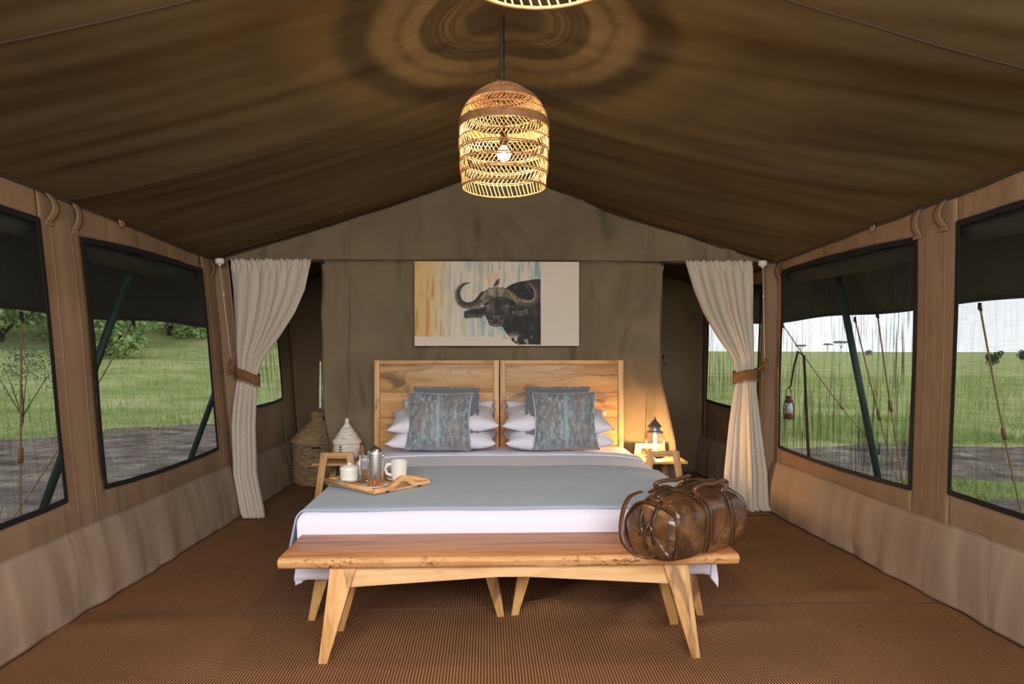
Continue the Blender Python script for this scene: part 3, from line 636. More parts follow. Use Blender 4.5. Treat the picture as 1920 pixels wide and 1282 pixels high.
# ------------------------------------------------------------------ pendants
MAT['bulb'] = emit('bulb filament glow', (1.0, 0.72, 0.42, 1), 4300)
def frosted():
    m = bpy.data.materials.new('glowing bulb glass'); m.use_nodes = True; nt = m.node_tree; nt.nodes.clear()
    t = N(nt, 'ShaderNodeBsdfTransparent'); e = N(nt, 'ShaderNodeEmission'); e.inputs[0].default_value = (1, .78, .5, 1); e.inputs[1].default_value = 9
    x = N(nt, 'ShaderNodeMixShader'); x.inputs[0].default_value = .22; o = N(nt, 'ShaderNodeOutputMaterial')
    nt.links.new(t.outputs[0], x.inputs[1]); nt.links.new(e.outputs[0], x.inputs[2]); nt.links.new(x.outputs[0], o.inputs[0]); return m
MAT['bulbglass'] = frosted()
def pendant(loc, label, cord):
    t = thing('pendant_lamp', label, 'pendant lamp', loc, 0, 'woven cane pendants hung from the ridge')
    PR = [(0.0, .176), (.025, .1765), (.10, .1835), (.225, .1875), (.275, .184), (.335, .165), (.372, .134), (.405, .092), (.425, .058), (.44, .026)]
    R_ = lambda z: float(np.interp(z, [a for a, _ in PR], [b_ for _, b_ in PR]))
    def ring(z, rr=.003, dr=0, wob=0.0): return [((R_(z)+dr)*math.cos(a), (R_(z)+dr)*math.sin(a), z+wob*math.sin(2*a+1)) for a in np.linspace(0, 2*PI, 49)[:-1]]
    def rg(z, r, mat='cane_d', dr=0): M().tube(ring(z, dr=dr, wob=.003), r, 5, closed=True).build('cane_ring', MAT[mat], t, smooth=True)
    rg(0.0, .0042); 
    for z in (.052, .060, .100, .108, .150, .158, .198): rg(z, .0028)
    for zc in (.262, .366):                       # dense bound bands
        bm_ = M()
        for k in range(7): bm_.tube(ring(zc-.015+.005*k, dr=.002*(k % 2)), .0034, 5, closed=True)
        bm_.build('bound_band', MAT['cane_d'], t, smooth=True)
    rg(.315, .0028)
    tiers = [(0.0, .054, .10), (.058, .102, -.16), (.106, .152, .16), (.156, .200, -.16), (.20, .252, .20), (.27, .315, -.2), (.315, .358, .2)]
    for k, (a, b_, tw) in enumerate(tiers):
        sm = M(); n = 58
        for i in range(n):
            th = 2*PI*i/n + random.gauss(0, .008); pts = []
            for q in range(3):
                f = q/2; z = a+(b_-a)*f; an = th+tw*f; r = R_(z)+0.0015*(1 if k % 2 else -1); pts.append((r*math.cos(an), r*math.sin(an), z))
            sm.tube(pts, .0023, 4)
        sm.build('slat_tier', MAT['cane'], t)
    tp = M()                                       # tight spiral weave of the dome
    for z in (.389, .394, .411, .415, .419, .423, .436):
        tp.tube(ring(z, dr=.001, wob=.003), .0026, 5, closed=True)
    for i in range(40):
        th = 2*PI*i/40; tp.tube([(R_(z)*math.cos(th+(z-.37)*6), R_(z)*math.sin(th+(z-.37)*6), z) for z in (.37, .395, .42, .44)], .0024, 4)
    tp.build('woven_dome', MAT['cane_d'], t)
    M().tube([(0, 0, .22), (0, 0, .44+cord)], .0035, 6).build('cord', MAT['cord'], t, smooth=True)
    M().lathe([(.014, .225), (.018, .21), (.018, .178), (.014, .168)], n=16).build('lamp_holder', MAT['cord'], t, smooth=True)
    bu = M().lathe([(max(.0005, .030*math.sin(PI*k/16)), .140-.030*math.cos(PI*k/16)) for k in range(15)]+[(.012, .172)], n=28).build('bulb', MAT['bulbglass'], t, smooth=True)
    M().lathe([(max(.0005, .0115*math.sin(PI*k/10)), .140-.013*math.cos(PI*k/10)) for k in range(11)], n=16).build('filament', MAT['bulb'], bu, smooth=True)
p1 = rm(-.034, 3.0); pendant((p1.x, p1.y, 1.925), 'cane basket pendant lamp hanging over the foot of the bed', .285)
p2 = rm(.057, 1.27); pendant((p2.x, p2.y, 1.940), 'nearest cane basket pendant, only its rim showing at picture top', .27)
# steadying strap that ties each cord to the ridge
t = thing('ridge_strap', 'twisted dark canvas tie hanging from the ridge beside the lamp cord', 'canvas tie', (p1.x-.012, p1.y, 2.64))
M().tube([(0, 0.02, 0), (-.004, .01, -.08), (.004, 0, -.12), (-.003, 0, -.19), (-.012, 0, -.25)], [.006, .004, .009, .006, .010], 8).build('tie', plain('dark tie', srgb(62, 46, 34), .9), t, smooth=True)

# ------------------------------------------------------------------ painting
def paint():
    W_, H_ = 432, 222; X0, X1, YT, YBm = 112, 1842, 112, 1002
    gx_, gy_ = np.meshgrid(np.linspace(X0, X1, W_), np.linspace(YT, YBm, H_))
    img = np.zeros((H_, W_, 3))
    def nzf(sx, sy, seed, oct=3):
        r = np.random.RandomState(seed); out = np.zeros((H_, W_)); amp = 1; tot = 0
        for o_ in range(oct):
            a, b_ = max(2, int(H_/sy*2**o_)+2), max(2, int(W_/sx*2**o_)+2); g = r.rand(a, b_)
            yy = np.linspace(0, a-1.001, H_); xx = np.linspace(0, b_-1.001, W_); yi = yy.astype(int); xi = xx.astype(int); fy_ = (yy-yi)[:, None]; fx = (xx-xi)[None]
            fx = fx*fx*(3-2*fx); fy_ = fy_*fy_*(3-2*fy_)
            out += amp*((g[yi][:, xi]*(1-fx)+g[yi][:, xi+1]*fx)*(1-fy_)+(g[yi+1][:, xi]*(1-fx)+g[yi+1][:, xi+1]*fx)*fy_); tot += amp; amp *= .55
        return out/tot
    cream = np.array([228, 212, 194.]); img[:] = cream
    def blend(mask, col, a=1.0):
        mm_ = np.clip(mask*a, 0, 1)[..., None]; img[:] = img*(1-mm_)+np.array(col, float)*mm_
    def ss(a, b_, x): t_ = np.clip((x-a)/(b_-a), 0, 1); return t_*t_*(3-2*t_)
    v1, v2, v3 = nzf(7, 90, 1), nzf(9, 70, 2), nzf(6, 120, 3)
    art = (gx_ < 1440)
    body_bg = (1-ss(890, 915, gy_))*art
    yel = (1-ss(150, 520, gx_+90*(v2-.5)))*body_bg; blend(yel, (222, 176, 96), .75); blend(ss(.52, .68, v1)*(1-ss(250, 620, gx_))*body_bg, (196, 130, 50), .65)
    blend(ss(.45, .7, v2)*ss(300, 480, gx_)*(1-ss(1000, 1250, gx_))*body_bg, (178, 194, 178), .55)
    blend(ss(.60, .70, v1)*ss(420, 560, gx_)*body_bg, (132, 172, 180), .6); blend(ss(.64, .74, v3)*ss(400, 700, gx_)*body_bg*(1-ss(650, 900, gy_)*.3), (112, 148, 162), .55)
    blend(ss(1250, 1400, gx_)*ss(.4, .6, v2)*body_bg, (110, 150, 165), .6); blend(ss(640, 740, gy_)*ss(640, 760, gx_)*ss(.35, .6, v1)*body_bg, (130, 184, 190), .6)
    blend(np.exp(-((gx_-930)/90)**2-((gy_-270)/50)**2)*body_bg, (232, 186, 140), .5)
    blend(ss(.58, .7, v3)*body_bg, (228, 206, 150), .4)
    def poly(pts, soft=4):
        pts = np.array(pts, float); ins = np.zeros(gx_.shape, bool); dmin = np.full(gx_.shape, 1e9); n = len(pts)
        for i in range(n):
            x1, y1 = pts[i]; x2, y2 = pts[(i+1) % n]
            c = ((y1 > gy_) != (y2 > gy_)) & (gx_ < (x2-x1)*(gy_-y1)/((y2-y1) or 1e-9)+x1); ins ^= c
            dx, dy = x2-x1, y2-y1; t_ = np.clip(((gx_-x1)*dx+(gy_-y1)*dy)/(dx*dx+dy*dy+1e-9), 0, 1); dmin = np.minimum(dmin, np.hypot(gx_-x1-t_*dx, gy_-y1-t_*dy))
        sd_ = np.where(ins, dmin, -dmin); return np.clip(sd_/soft+.5, 0, 1), sd_
    def stroke(pts, ws):
        best = np.full(gx_.shape, -1e9); side = np.zeros(gx_.shape); al = np.zeros(gx_.shape)
        P_ = []; n = len(pts)-1
        for i in range(n*10+1):
            t_ = i/10; k = min(n-1, int(t_)); f = t_-k; p0 = pts[max(0, k-1)]; p1_ = pts[k]; p2_ = pts[k+1]; p3 = pts[min(n, k+2)]
            q = [0.5*((2*p1_[d])+(-p0[d]+p2_[d])*f+(2*p0[d]-5*p1_[d]+4*p2_[d]-p3[d])*f*f+(-p0[d]+3*p1_[d]-3*p2_[d]+p3[d])*f**3) for d in (0, 1)]
            P_.append((q[0], q[1], ws[k]*(1-f)+ws[k+1]*f))
        for i in range(len(P_)-1):
            x1, y1, w1 = P_[i]; x2, y2, w2 = P_[i+1]; dx, dy = x2-x1, y2-y1; L = dx*dx+dy*dy+1e-9
            t_ = np.clip(((gx_-x1)*dx+(gy_-y1)*dy)/L, 0, 1); d = np.hypot(gx_-x1-t_*dx, gy_-y1-t_*dy); w_ = w1+(w2-w1)*t_; s_ = w_-d
            up = s_ > best; best = np.where(up, s_, best); side = np.where(up, ((gx_-x1)*dy-(gy_-y1)*dx)/np.sqrt(L)/(w_+1e-6), side); al = np.where(up, (i+t_)/(len(P_)-1), al)
        return np.clip(best/4+.5, 0, 1), side, al
    t1, t2, t3 = nzf(14, 14, 11, 4), nzf(5, 10, 12, 3), nzf(30, 30, 13, 4)
    body, _ = poly([(1075, 385), (1130, 350), (1210, 325), (1300, 310), (1380, 296), (1432, 296), (1438, 990), (1300, 985), (1200, 990), (1150, 965), (1090, 890), (1050, 830), (1020, 780), (1000, 600)])
    fade = 1-ss(.40, .62, t1)*ss(850, 940, gy_+60*(t3-.5)); body = body*fade*(gx_ < 1440)
    blend(body, (38, 34, 33)); blend(body*ss(.52, .75, t1), (86, 78, 74), .6); blend(body*ss(.55, .75, t3)*ss(600, 800, gy_), (112, 96, 84), .5)
    # far horn
    ms, sd_, al = stroke([(1290, 330), (1340, 352), (1385, 410), (1398, 470), (1370, 535), (1300, 560), (1210, 545)], [3, 14, 24, 30, 34, 40, 44]); blend(ms, (92, 84, 72)); blend(ms*ss(.1, .7, -sd_), (176, 160, 136), .75); blend(ms*ss(.3, .9, sd_), (50, 44, 40), .7)
    # ears
    for e in ([(632, 640), (700, 612), (800, 590), (845, 600), (850, 680), (800, 710), (700, 705), (655, 715), (628, 700)], [(1110, 590), (1180, 585), (1290, 610), (1305, 650), (1300, 670), (1240, 680), (1180, 680), (1130, 650)]):
        b1, d1_ = poly(e, 6); blend(b1, (44, 40, 38)); blend(b1*ss(.45, .7, t2)*(1-ss(6, 26, d1_)), (190, 176, 158), .7); blend(b1*ss(.5, .75, t1), (84, 76, 70), .5)
    # head
    hd, hdd = poly([(845, 500), (900, 470), (1060, 470), (1110, 520), (1115, 600), (1100, 680), (1060, 760), (1020, 795), (960, 800), (900, 785), (870, 720), (842, 650), (836, 560)], 6)
    blend(hd, (58, 53, 50)); blend(hd*ss(.45, .7, t1), (104, 95, 88), .55)
    blend(hd*np.exp(-((gx_-885)/30)**2-((gy_-590)/60)**2), (160, 148, 132), .6); blend(hd*np.exp(-((gx_-1080)/34)**2-((gy_-580)/50)**2), (138, 126, 112), .6)
    blend(hd*np.exp(-((gx_-935)/16)**2-((gy_-600)/70)**2), (150, 140, 128), .45); blend(hd*np.exp(-((gx_-985)/36)**2-((gy_-570)/90)**2), (28, 25, 25), .7)
    blend(hd*(1-ss(2, 16, hdd)), (26, 23, 23), .55)
    for ex, ey in ((880, 556), (1076, 556)):
        blend(np.exp(-(((gx_-ex)/20)**2+((gy_-ey)/13)**2)**2), (16, 14, 14), .95); blend(np.exp(-((gx_-ex-5)/5)**2-((gy_-ey+4)/4)**2), (200, 195, 188), .7)
        blend(np.exp(-((gx_-ex)/32)**2-((gy_-ey-22)/6)**2), (170, 158, 142), .5); blend(np.exp(-((gx_-ex)/34)**2-((gy_-ey+24)/8)**2), (24, 22, 22), .5)
    mz, mzd = poly([(890, 690), (930, 675), (1000, 675), (1045, 690), (1052, 750), (1030, 790), (970, 802), (905, 785), (882, 740)], 6); blend(mz, (96, 88, 82)); blend(mz*ss(.45, .7, t1), (140, 130, 120), .5)
    for ex in (912, 1020): blend(np.exp(-(((gx_-ex)/15)**2+((gy_-712)/17)**2)**2), (14, 12, 12), .95)
    blend(np.exp(-((gx_-965)/36)**2-((gy_-735)/20)**2), (34, 31, 30), .8); blend(np.exp(-((gx_-965)/60)**2-((gy_-762)/7)**2), (18, 16, 16), .85); blend(np.exp(-((gx_-965)/34)**2-((gy_-783)/9)**2), (168, 158, 146), .6); blend(mz*(1-ss(0, 9, mzd)), (30, 27, 26), .6)
    for k_ in range(9):
        ms, _, _ = stroke([(1135+k_*19, 640-k_*1.5), (1143+k_*19, 676)], [7, 2]); blend(ms, (178, 164, 146), .55)
    for k_ in range(7):
        ms, _, _ = stroke([(665+k_*24, 672), (655+k_*24, 712)], [7, 2]); blend(ms, (150, 138, 122), .5)
    # near horn and boss
    ms, sd_, al = stroke([(690, 335), (630, 350), (575, 400), (562, 480), (600, 555), (680, 580), (760, 555), (840, 485)], [3, 13, 22, 30, 34, 36, 42, 58]); blend(ms, (84, 77, 68)); blend(ms*ss(.0, .8, -sd_), (176, 162, 142), .6); blend(ms*ss(.2, .9, sd_), (34, 30, 28), .75); blend(ms*ss(.5, .7, t2), (50, 44, 40), .35)
    bs_, bd = poly([(800, 500), (850, 420), (900, 390), (970, 385), (1040, 386), (1100, 405), (1150, 445), (1240, 520), (1200, 560), (1130, 515), (1060, 490), (980, 480), (960, 500), (900, 480), (840, 505), (810, 530)], 6)
    blend(bs_, (150, 138, 120)); blend(bs_*ss(.45, .62, t2), (84, 74, 64), .75); blend(bs_*ss(.55, .75, t1), (196, 182, 158), .5); blend(bs_*np.exp(-((gx_-968)/10)**2), (52, 45, 40), .6); blend(bs_*(1-ss(2, 12, bd)), (62, 54, 48), .6)
    # bird
    bd_, _ = poly([(928, 380), (950, 345), (968, 310), (985, 296), (1000, 300), (1002, 330), (992, 352), (970, 366), (945, 372)], 4); blend(bd_, (74, 62, 44)); blend(bd_*ss(975, 1000, gx_), (170, 140, 84), .6)
    for p_ in ([(990, 302), (1014, 298)], [(958, 365), (956, 388)], [(978, 360), (980, 386)]): ms, _, _ = stroke(p_, [3, 2]); blend(ms, (56, 44, 36), .9)
    sgp = [(1036, 918), (1044, 912), (1050, 924), (1058, 914), (1066, 924), (1078, 919), (1096, 920)]; ms, _, _ = stroke(sgp, [2]*7); blend(ms, (70, 60, 58), .8)
    return np.clip(img/255, 0, 1), W_, H_
img, W_, H_ = paint()
t = thing('canvas_painting', 'unframed canvas painting of a horned buffalo with a bird, above the headboards', 'painting', (-0.017, YB-0.085, 1.277))
PWd, PH = 1.245, 0.638
V = []; Fc = []
for j in range(H_):
    for i in range(W_):
        u, v = i/(W_-1), 1-j/(H_-1); V.append(((u-.5)*PWd, -0.004-0.003*math.sin(v*9)*u*0, v*PH))
for j in range(H_-1):
    for i in range(W_-1): a = j*W_+i; Fc.append((a, a+W_, a+W_+1, a+1))
me = bpy.data.meshes.new('painted_face'); me.from_pydata(V, [], Fc)
ca = me.color_attributes.new('paint', 'FLOAT_COLOR', 'POINT')
lin = np.where(img <= .04045, img/12.92, ((img+.055)/1.055)**2.4).reshape(-1, 3); ca.data.foreach_set('color', np.concatenate([lin, np.ones((len(lin), 1))], 1).astype(np.float32).ravel())
m, nt, bs = new_mat('painted canvas'); at_ = N(nt, 'ShaderNodeAttribute', attribute_name='paint'); nt.links.new(at_.outputs['Color'], bs.inputs['Base Color']); bs.inputs['Roughness'].default_value = .7
wv2 = N(nt, 'ShaderNodeTexNoise', in_Scale=300.0); nt.links.new(coords(nt), wv2.inputs['Vector']); bump(nt, bs, wv2.outputs['Fac'], .1, .003)
me.materials.append(m); po = bpy.data.objects.new('painted_face', me); COL.objects.link(po); po.parent = t
M().box((0, .010, PH/2), (PWd, .026, PH-0.0)).build('stretcher', plain('raw canvas edge', srgb(222, 208, 190), .8), t, bevel=.002)

# ------------------------------------------------------------------ beds
def single_bed(cx, label):
    t = thing('single_bed', label, 'bed', (cx, 4.28, 0), 0, 'two single beds pushed together')
    hb = M().box((0, 1.105, .60), (.86, .022, 1.10)).build('headboard', MAT['oak_x'], t, bevel=.002)
    hs = [.05, .30, .53, .74, .93, 1.140]
    for k in range(5):
        off = random.uniform(-30, 30); g_ = M().box((0, 0, 0), (.84, .010, hs[k+1]-hs[k]-.004)); o = g_.build('plank', MAT['oak_x'], hb, bevel=.0012)
        mv = Matrix.Translation(((off), 0, 0)); o.data.transform(mv); o.location = (-off, 1.089, (hs[k]+hs[k+1])/2)
    for s in (-1, 1):
        M().box((s*.445, 1.10, .585), (.038, .040, 1.17)).build('stile', MAT['oak_z'], hb, bevel=.003)
    M().box((0, 1.10, 1.155), (.852, .040, .028)).build('top_rail', MAT['oak_x'], hb, bevel=.003)
    for s in (-1, 1): M().box((s*.42, .03, .29), (.035, 2.06, .10)).build('side_rail', MAT['oak_y'], t, bevel=.004)
    M().box((0, -.98, .29), (.86, .035, .10)).build('foot_rail', MAT['oak_x'], t, bevel=.004)
    for s, y in ((-1, -.90), (1, -.90), (-1, .98), (1, .98)):
        x0, x1 = s*.352, s*.438
        top = [(x0-.042, y-.03, .36), (x0+.042, y-.03, .36), (x0+.042, y+.03, .36), (x0-.042, y+.03, .36)]
        bot = [(x1-.016, y-.045, 0), (x1+.016, y-.045, 0), (x1+.016, y-.005, 0), (x1-.016, y-.005, 0)]
        M().hexa(bot, top).build('leg', MAT['oak_z'], t, bevel=.004)
    M().box((0, .03, .40), (.88, 2.02, .20)).build('mattress', MAT['duvet'], t, bevel=.04, seg=3)
    return t
single_bed(-.468, 'left wooden single bed, knotty plank headboard behind the left cushion')
single_bed(.468, 'right wooden single bed, headboard glowing nearest the lit lantern')
# duvet over both beds
HX, YF, YH, ZT = .905, 3.315, 5.36, .515
def drape(s, t_, gap=0.0, hemx=.32, seed=0, rr=.05):
    """s across, t along: flat on top, folding over the mattress edges and hanging."""
    ds = max(0, abs(s)-HX); dt = max(0, YF-t_); sg_ = 1 if s > 0 else -1
    def over(d):                    # rounded shoulder then hang
        L = rr*PI/2
        if d < L: a = d/rr; return rr*math.sin(a), rr*(1-math.cos(a))
        return rr, rr+(d-L)
    ox, zx = over(ds) if ds else (0, 0); oy, zy = over(dt) if dt else (0, 0)
    drop = (math.hypot(zx, zy)*(.35 if s > 0 else .12)+max(zx, zy)*(.65 if s > 0 else .88)) if (ds and dt) else max(zx, zy)
    x = sg_*(min(abs(s), HX)+ox); y = (YF if dt else t_) - oy
    hang = min(1, drop/.3)
    if ds: x += sg_*hang*((-.012 if gap < .01 else .060)+.016*math.sin(t_*7+seed)+.016*n3(t_*3, 1, seed))
    if dt: y -= hang*(.008+.010*math.sin(s*6+seed)+.008*n3(s*4, 2, seed))
    if ds and dt: y -= .01*hang
    z = ZT - drop
    crown = .030*(1-min(1, abs(s)/HX)**6)*(1-min(1, abs(t_-4.35)/1.05)**4)
    z += crown + .0045*n3(s*2.5, t_*5, 7+seed)*(1 if not dt else .3)
    z += gap; x += sg_*gap*hang; y -= gap*hang if dt else 0
    return x, y, max(z, .02+gap)
S1 = HX+.34; T0 = YF-.325
def dv(u, v):
    s = -S1+2*S1*u; t_ = T0+(YH-T0)*v
    return drape(s, t_, 0)
d = M().grid(dv, 150, 130).build('duvet', MAT['duvet'], smooth=True, solid=.006)
tag(d, 'white duvet spread across both beds under the grey blue throw', 'duvet')
def fold(u, v):
    s = -(HX+.22)+2*(HX+.22)*u; t_ = 4.74+.12*v; x, y, z = drape(s, t_, .007)
    return x, y, z+.010*math.sin(PI*v)
M().grid(fold, 120, 8).build('folded_sheet_edge', MAT['duvet'], d, smooth=True, solid=.006)
def th(u, v):
    s = -(HX+.27)+(2*HX+.47)*u; t_ = 3.285+(4.24-3.275)*v+.012*n3(s*2, 0, 5)
    return drape(s, t_, .012)
th_o = M().grid(th, 130, 60).build('throw_blanket', MAT['throw'], smooth=True, solid=.007)
tag(th_o, 'grey blue throw laid across the foot of the bed, hanging down at left', 'throw blanket')

# pillows
def pillow_mesh(w, h, th_, seed, pinch=.12):
    def f(sgn):
        def g(u, v):
            a, b_ = -1+2*u, -1+2*v
            k = (max(0, 1-abs(a)**2.6)*max(0, 1-abs(b_)**2.6))**.45
            cx_ = 1-pinch*(1-abs(a)**1.5)*0 ; 
            x = a*w/2*(1-.10*(1-b_*b_)*abs(a)**3); z = b_*h/2*(1-pinch*(1-a*a)*abs(b_)**3)
            y = sgn*th_/2*k + .010*n3(x*9, z*9, seed)*k + .006*n3(x*22, z*12, seed+3)*k + .012*(abs(a)**6+abs(b_)**6)*n3(a*2, b_*2, seed+9)
            return (x, y, z)
        return g
    m_ = M(); m_.grid(f(-1), 36, 26); m_.grid(f(1), 36, 26); return m_
def pillow(x, y, z, rx, rz, label, seed, w=.76, h=.46, th_=.18):
    o = pillow_mesh(w, h, th_, seed).build('pillow', MAT['pillow'], smooth=True); o.location = (x, y, z); o.rotation_euler = (rx, rz[0], rz[1]); tag(o, label, 'pillow', 'white pillows against the headboards'); return o
for sx, nm in ((-1, 'left'), (1, 'right')):
    cx = sx*.395
    pillow(cx, 5.02, .632, math.radians(-88), (0, sx*.03), 'lower white pillow of the %s stack, resting flat on the bed' % nm, 1+sx, w=.75, h=.46, th_=.155)
    pillow(cx, 5.04, .762, math.radians(-80), (0.03*sx, -.05*sx), 'middle white pillow of the %s stack with pointed corners' % nm, 5+sx, w=.76, th_=.16)
    pillow(cx-.02*sx, 5.20, .745, math.radians(-28), (0, 0), 'rear white pillow leaning on the %s headboard' % nm, 9+sx, w=.68, h=.30, th_=.12)
# cushions: velvet front, frayed grey fringe behind
m, nt, bs = new_mat('distressed velvet'); bs.inputs['Roughness'].default_value = .55; bs.inputs['Sheen Weight'].default_value = .6
a = N(nt, 'ShaderNodeTexNoise', in_Scale=1.0, in_Detail=7, in_Roughness=.7); nt.links.new(coords(nt, (48, 20, 22)), a.inputs['Vector'])
c = N(nt, 'ShaderNodeTexNoise', in_Scale=1.0, in_Detail=5, in_Roughness=.6); nt.links.new(coords(nt, (7, 7, 7)), c.inputs['Vector'])
cc = ramp(nt, a.outputs['Fac'], [(.36, srgb(100, 102, 104)), (.5, srgb(128, 136, 142)), (.62, srgb(166, 182, 190)), (.75, srgb(196, 208, 214))])
c2 = ramp(nt, c.outputs['Fac'], [(.45, (0, 0, 0, 1)), (.62, (1, 1, 1, 1))]); q = N(nt, 'ShaderNodeMixRGB'); q.inputs[2].default_value = srgb(142, 120, 108)
mu = N(nt, 'ShaderNodeMath', operation='MULTIPLY'); mu.inputs[1].default_value = .6; nt.links.new(c2, mu.inputs[0]); nt.links.new(mu.outputs[0], q.inputs[0]); nt.links.new(cc, q.inputs[1])
sz = N(nt, 'ShaderNodeSeparateXYZ'); tcc = N(nt, 'ShaderNodeTexCoord'); nt.links.new(tcc.outputs['Object'], sz.inputs[0])
st = N(nt, 'ShaderNodeMath', operation='ABSOLUTE'); nt.links.new(sz.outputs['X'], st.inputs[0]); sr = ramp(nt, st.outputs[0], [(.006, (1, 1, 1, 1)), (.014, (0, 0, 0, 1))])
q2 = N(nt, 'ShaderNodeMixRGB'); q2.inputs[2].default_value = srgb(172, 190, 198); mu2 = N(nt, 'ShaderNodeMath', operation='MULTIPLY'); mu2.inputs[1].default_value = .6; nt.links.new(sr, mu2.inputs[0]); nt.links.new(mu2.outputs[0], q2.inputs[0]); nt.links.new(q.outputs[0], q2.inputs[1])
nt.links.new(q2.outputs[0], bs.inputs['Base Color']); bump(nt, bs, a.outputs['Fac'], .3, .01)
MAT['velvet'] = m
MAT['fringe'] = plain('grey fringe', srgb(112, 118, 128), .9, sheen=.4)
MAT['piping'] = plain('pale piping', srgb(205, 204, 206), .7)
def cushion(x, side, label, seed, ry):
    t = thing('cushion', label, 'cushion', (x, 4.80, .575), 0, 'grey velvet cushions on the bed'); R_ = Matrix.Rotation(math.radians(-17), 3, 'X') @ Matrix.Rotation(ry, 3, 'Y')
    def rotd(mm_, dx=0, dy=0): mm_.v = [tuple(R_ @ (Vector(v)+Vector((dx, dy, .200)))) for v in mm_.v]; return mm_
    rotd(pillow_mesh(.455, .405, .16, seed, .05)).build('cover', MAT['velvet'], t, smooth=True)
    bk_ = rotd(pillow_mesh(.445, .395, .07, seed+2, .01), -side*.038, .045); bk_.v = [tuple(Vector(v)+Vector((0, 0, .042))) for v in bk_.v]; bk_.build('frayed_backing', MAT['fringe'], t, smooth=True)
    fr = M(); R2 = random.Random(seed)
    for k in range(520):
        top = k < 260; f = R2.random()
        p = Vector((-.225+.45*f, 0, .188)) if top else Vector((-side*.208, 0, -.18+.37*f))
        dd = Vector((R2.gauss(0, .006), R2.gauss(0, .006), .010+.010*R2.random())) if top else Vector((-side*(.014+.009*R2.random()), R2.gauss(0, .006), R2.gauss(0, .008)))
        fr.tube([p, p+dd], .0016, 3)
    rotd(fr, -side*.038, .045); fr.v = [tuple(Vector(v)+Vector((0, 0, .042))) for v in fr.v]; o = fr.build('fringe', MAT['fringe'], t); o['kind'] = 'stuff'
    pp = [(-side*(.218-.018*math.sin(PI*k/14)), -.030, -.16+.345*k/14) for k in range(15)]
    rotd(M().tube(pp, .0035, 6)).build('piping', MAT['piping'], t, smooth=True)
cl = at(820, 852, 4.72); cr_ = at(1062, 852, 4.80)
cushion(cl.x, -1, 'left grey blue velvet cushion with grey frayed border on its right edge', 31, 0.02)
cushion(cr_.x, 1, 'right grey blue velvet cushion with fluffy frayed border on its left edge', 47, -0.01)

# ------------------------------------------------------------------ bench
t = thing('bench', 'long wooden bench with a live edge slab seat at the foot of the bed', 'bench', (0.0, 3.06, 0))
def slab(u, v):
    x = -.925+1.85*u; return x
sm = M(); n = 60; rows = []
for i in range(n+1):
    x = -.925+1.85*i/n; e = .010*n3(x*3, 0, 3)+.006*n3(x*9, 1, 3)
    fz = .010+.006*n3(x*4, 3, 1)
    rows.append([(x, -.190+e+.022, .4200), (x, -.190+e+.006, .4160), (x, -.193+e, .405), (x, -.189+e+.004, .386), (x, -.175, .377), (x, .19, .377), (x, .195, .385), (x, .195, .412), (x, .187, .42)])
k0 = 0
for r_ in rows: sm.v += r_
L_ = len(rows[0])
for i in range(n):
    for j in range(L_): a = i*L_+j; b_ = i*L_+(j+1) % L_; sm.f.append((a, a+L_, b_+L_, b_))
sm.f.append(tuple(range(L_))); sm.f.append(tuple(n*L_+k for k in range(L_))[::-1])
# scarred live edge colour
m, nt, bs = new_mat('live edge slab'); src = MAT['slab']; MAT['slab2'] = m; bs.inputs['Roughness'].default_value = .46
v = coords(nt, (1.2, 13, 13)); a = N(nt, 'ShaderNodeTexNoise', in_Scale=1.0, in_Detail=7, in_Roughness=.62, in_Distortion=1.0); nt.links.new(v, a.inputs['Vector'])
c1 = ramp(nt, a.outputs['Fac'], [(.28, srgb(140, 78, 42)), (.45, srgb(206, 134, 80)), (.60, srgb(232, 166, 106)), (.78, srgb(184, 112, 62))])
v2_ = N(nt, 'ShaderNodeTexNoise', in_Scale=1.0, in_Detail=6, in_Roughness=.6, in_Distortion=1.0); nt.links.new(coords(nt, (2.0, 6, 13)), v2_.inputs['Vector'])
c2 = ramp(nt, v2_.outputs['Fac'], [(.3, srgb(206, 146, 88)), (.6, srgb(226, 174, 118))])
sc_ = N(nt, 'ShaderNodeTexNoise', in_Scale=1.0, in_Detail=8, in_Roughness=.75, in_Distortion=1.5); nt.links.new(coords(nt, (22, 22, 40)), sc_.inputs['Vector'])
sz = N(nt, 'ShaderNodeSeparateXYZ'); tcc = N(nt, 'ShaderNodeTexCoord'); nt.links.new(tcc.outputs['Object'], sz.inputs[0])
lo = N(nt, 'ShaderNodeTexNoise', in_Scale=1.0, in_Detail=3); nt.links.new(coords(nt, (3.5, .1, .1)), lo.inputs['Vector'])
kk = N(nt, 'ShaderNodeMath', operation='MULTIPLY'); nt.links.new(ramp(nt, sc_.outputs['Fac'], [(.52, (0, 0, 0, 1)), (.58, (1, 1, 1, 1))]), kk.inputs[0]); nt.links.new(ramp(nt, lo.outputs['Fac'], [(.44, (0, 0, 0, 1)), (.56, (1, 1, 1, 1))]), kk.inputs[1])
mxs_ = N(nt, 'ShaderNodeMixRGB'); nt.links.new(kk.outputs[0], mxs_.inputs[0]); nt.links.new(c2, mxs_.inputs[1]); mxs_.inputs[2].default_value = srgb(140, 84, 50)
ge = N(nt, 'ShaderNodeNewGeometry'); sn = N(nt, 'ShaderNodeSeparateXYZ'); nt.links.new(ge.outputs['Normal'], sn.inputs[0])
edge = ramp(nt, sz.outputs['Y'], [(0.0, (1, 1, 1, 1)), (.02, (0, 0, 0, 1))])
yy = N(nt, 'ShaderNodeMath', operation='LESS_THAN'); nt.links.new(sz.outputs['Y'], yy.inputs[0]); yy.inputs[1].default_value = -.172
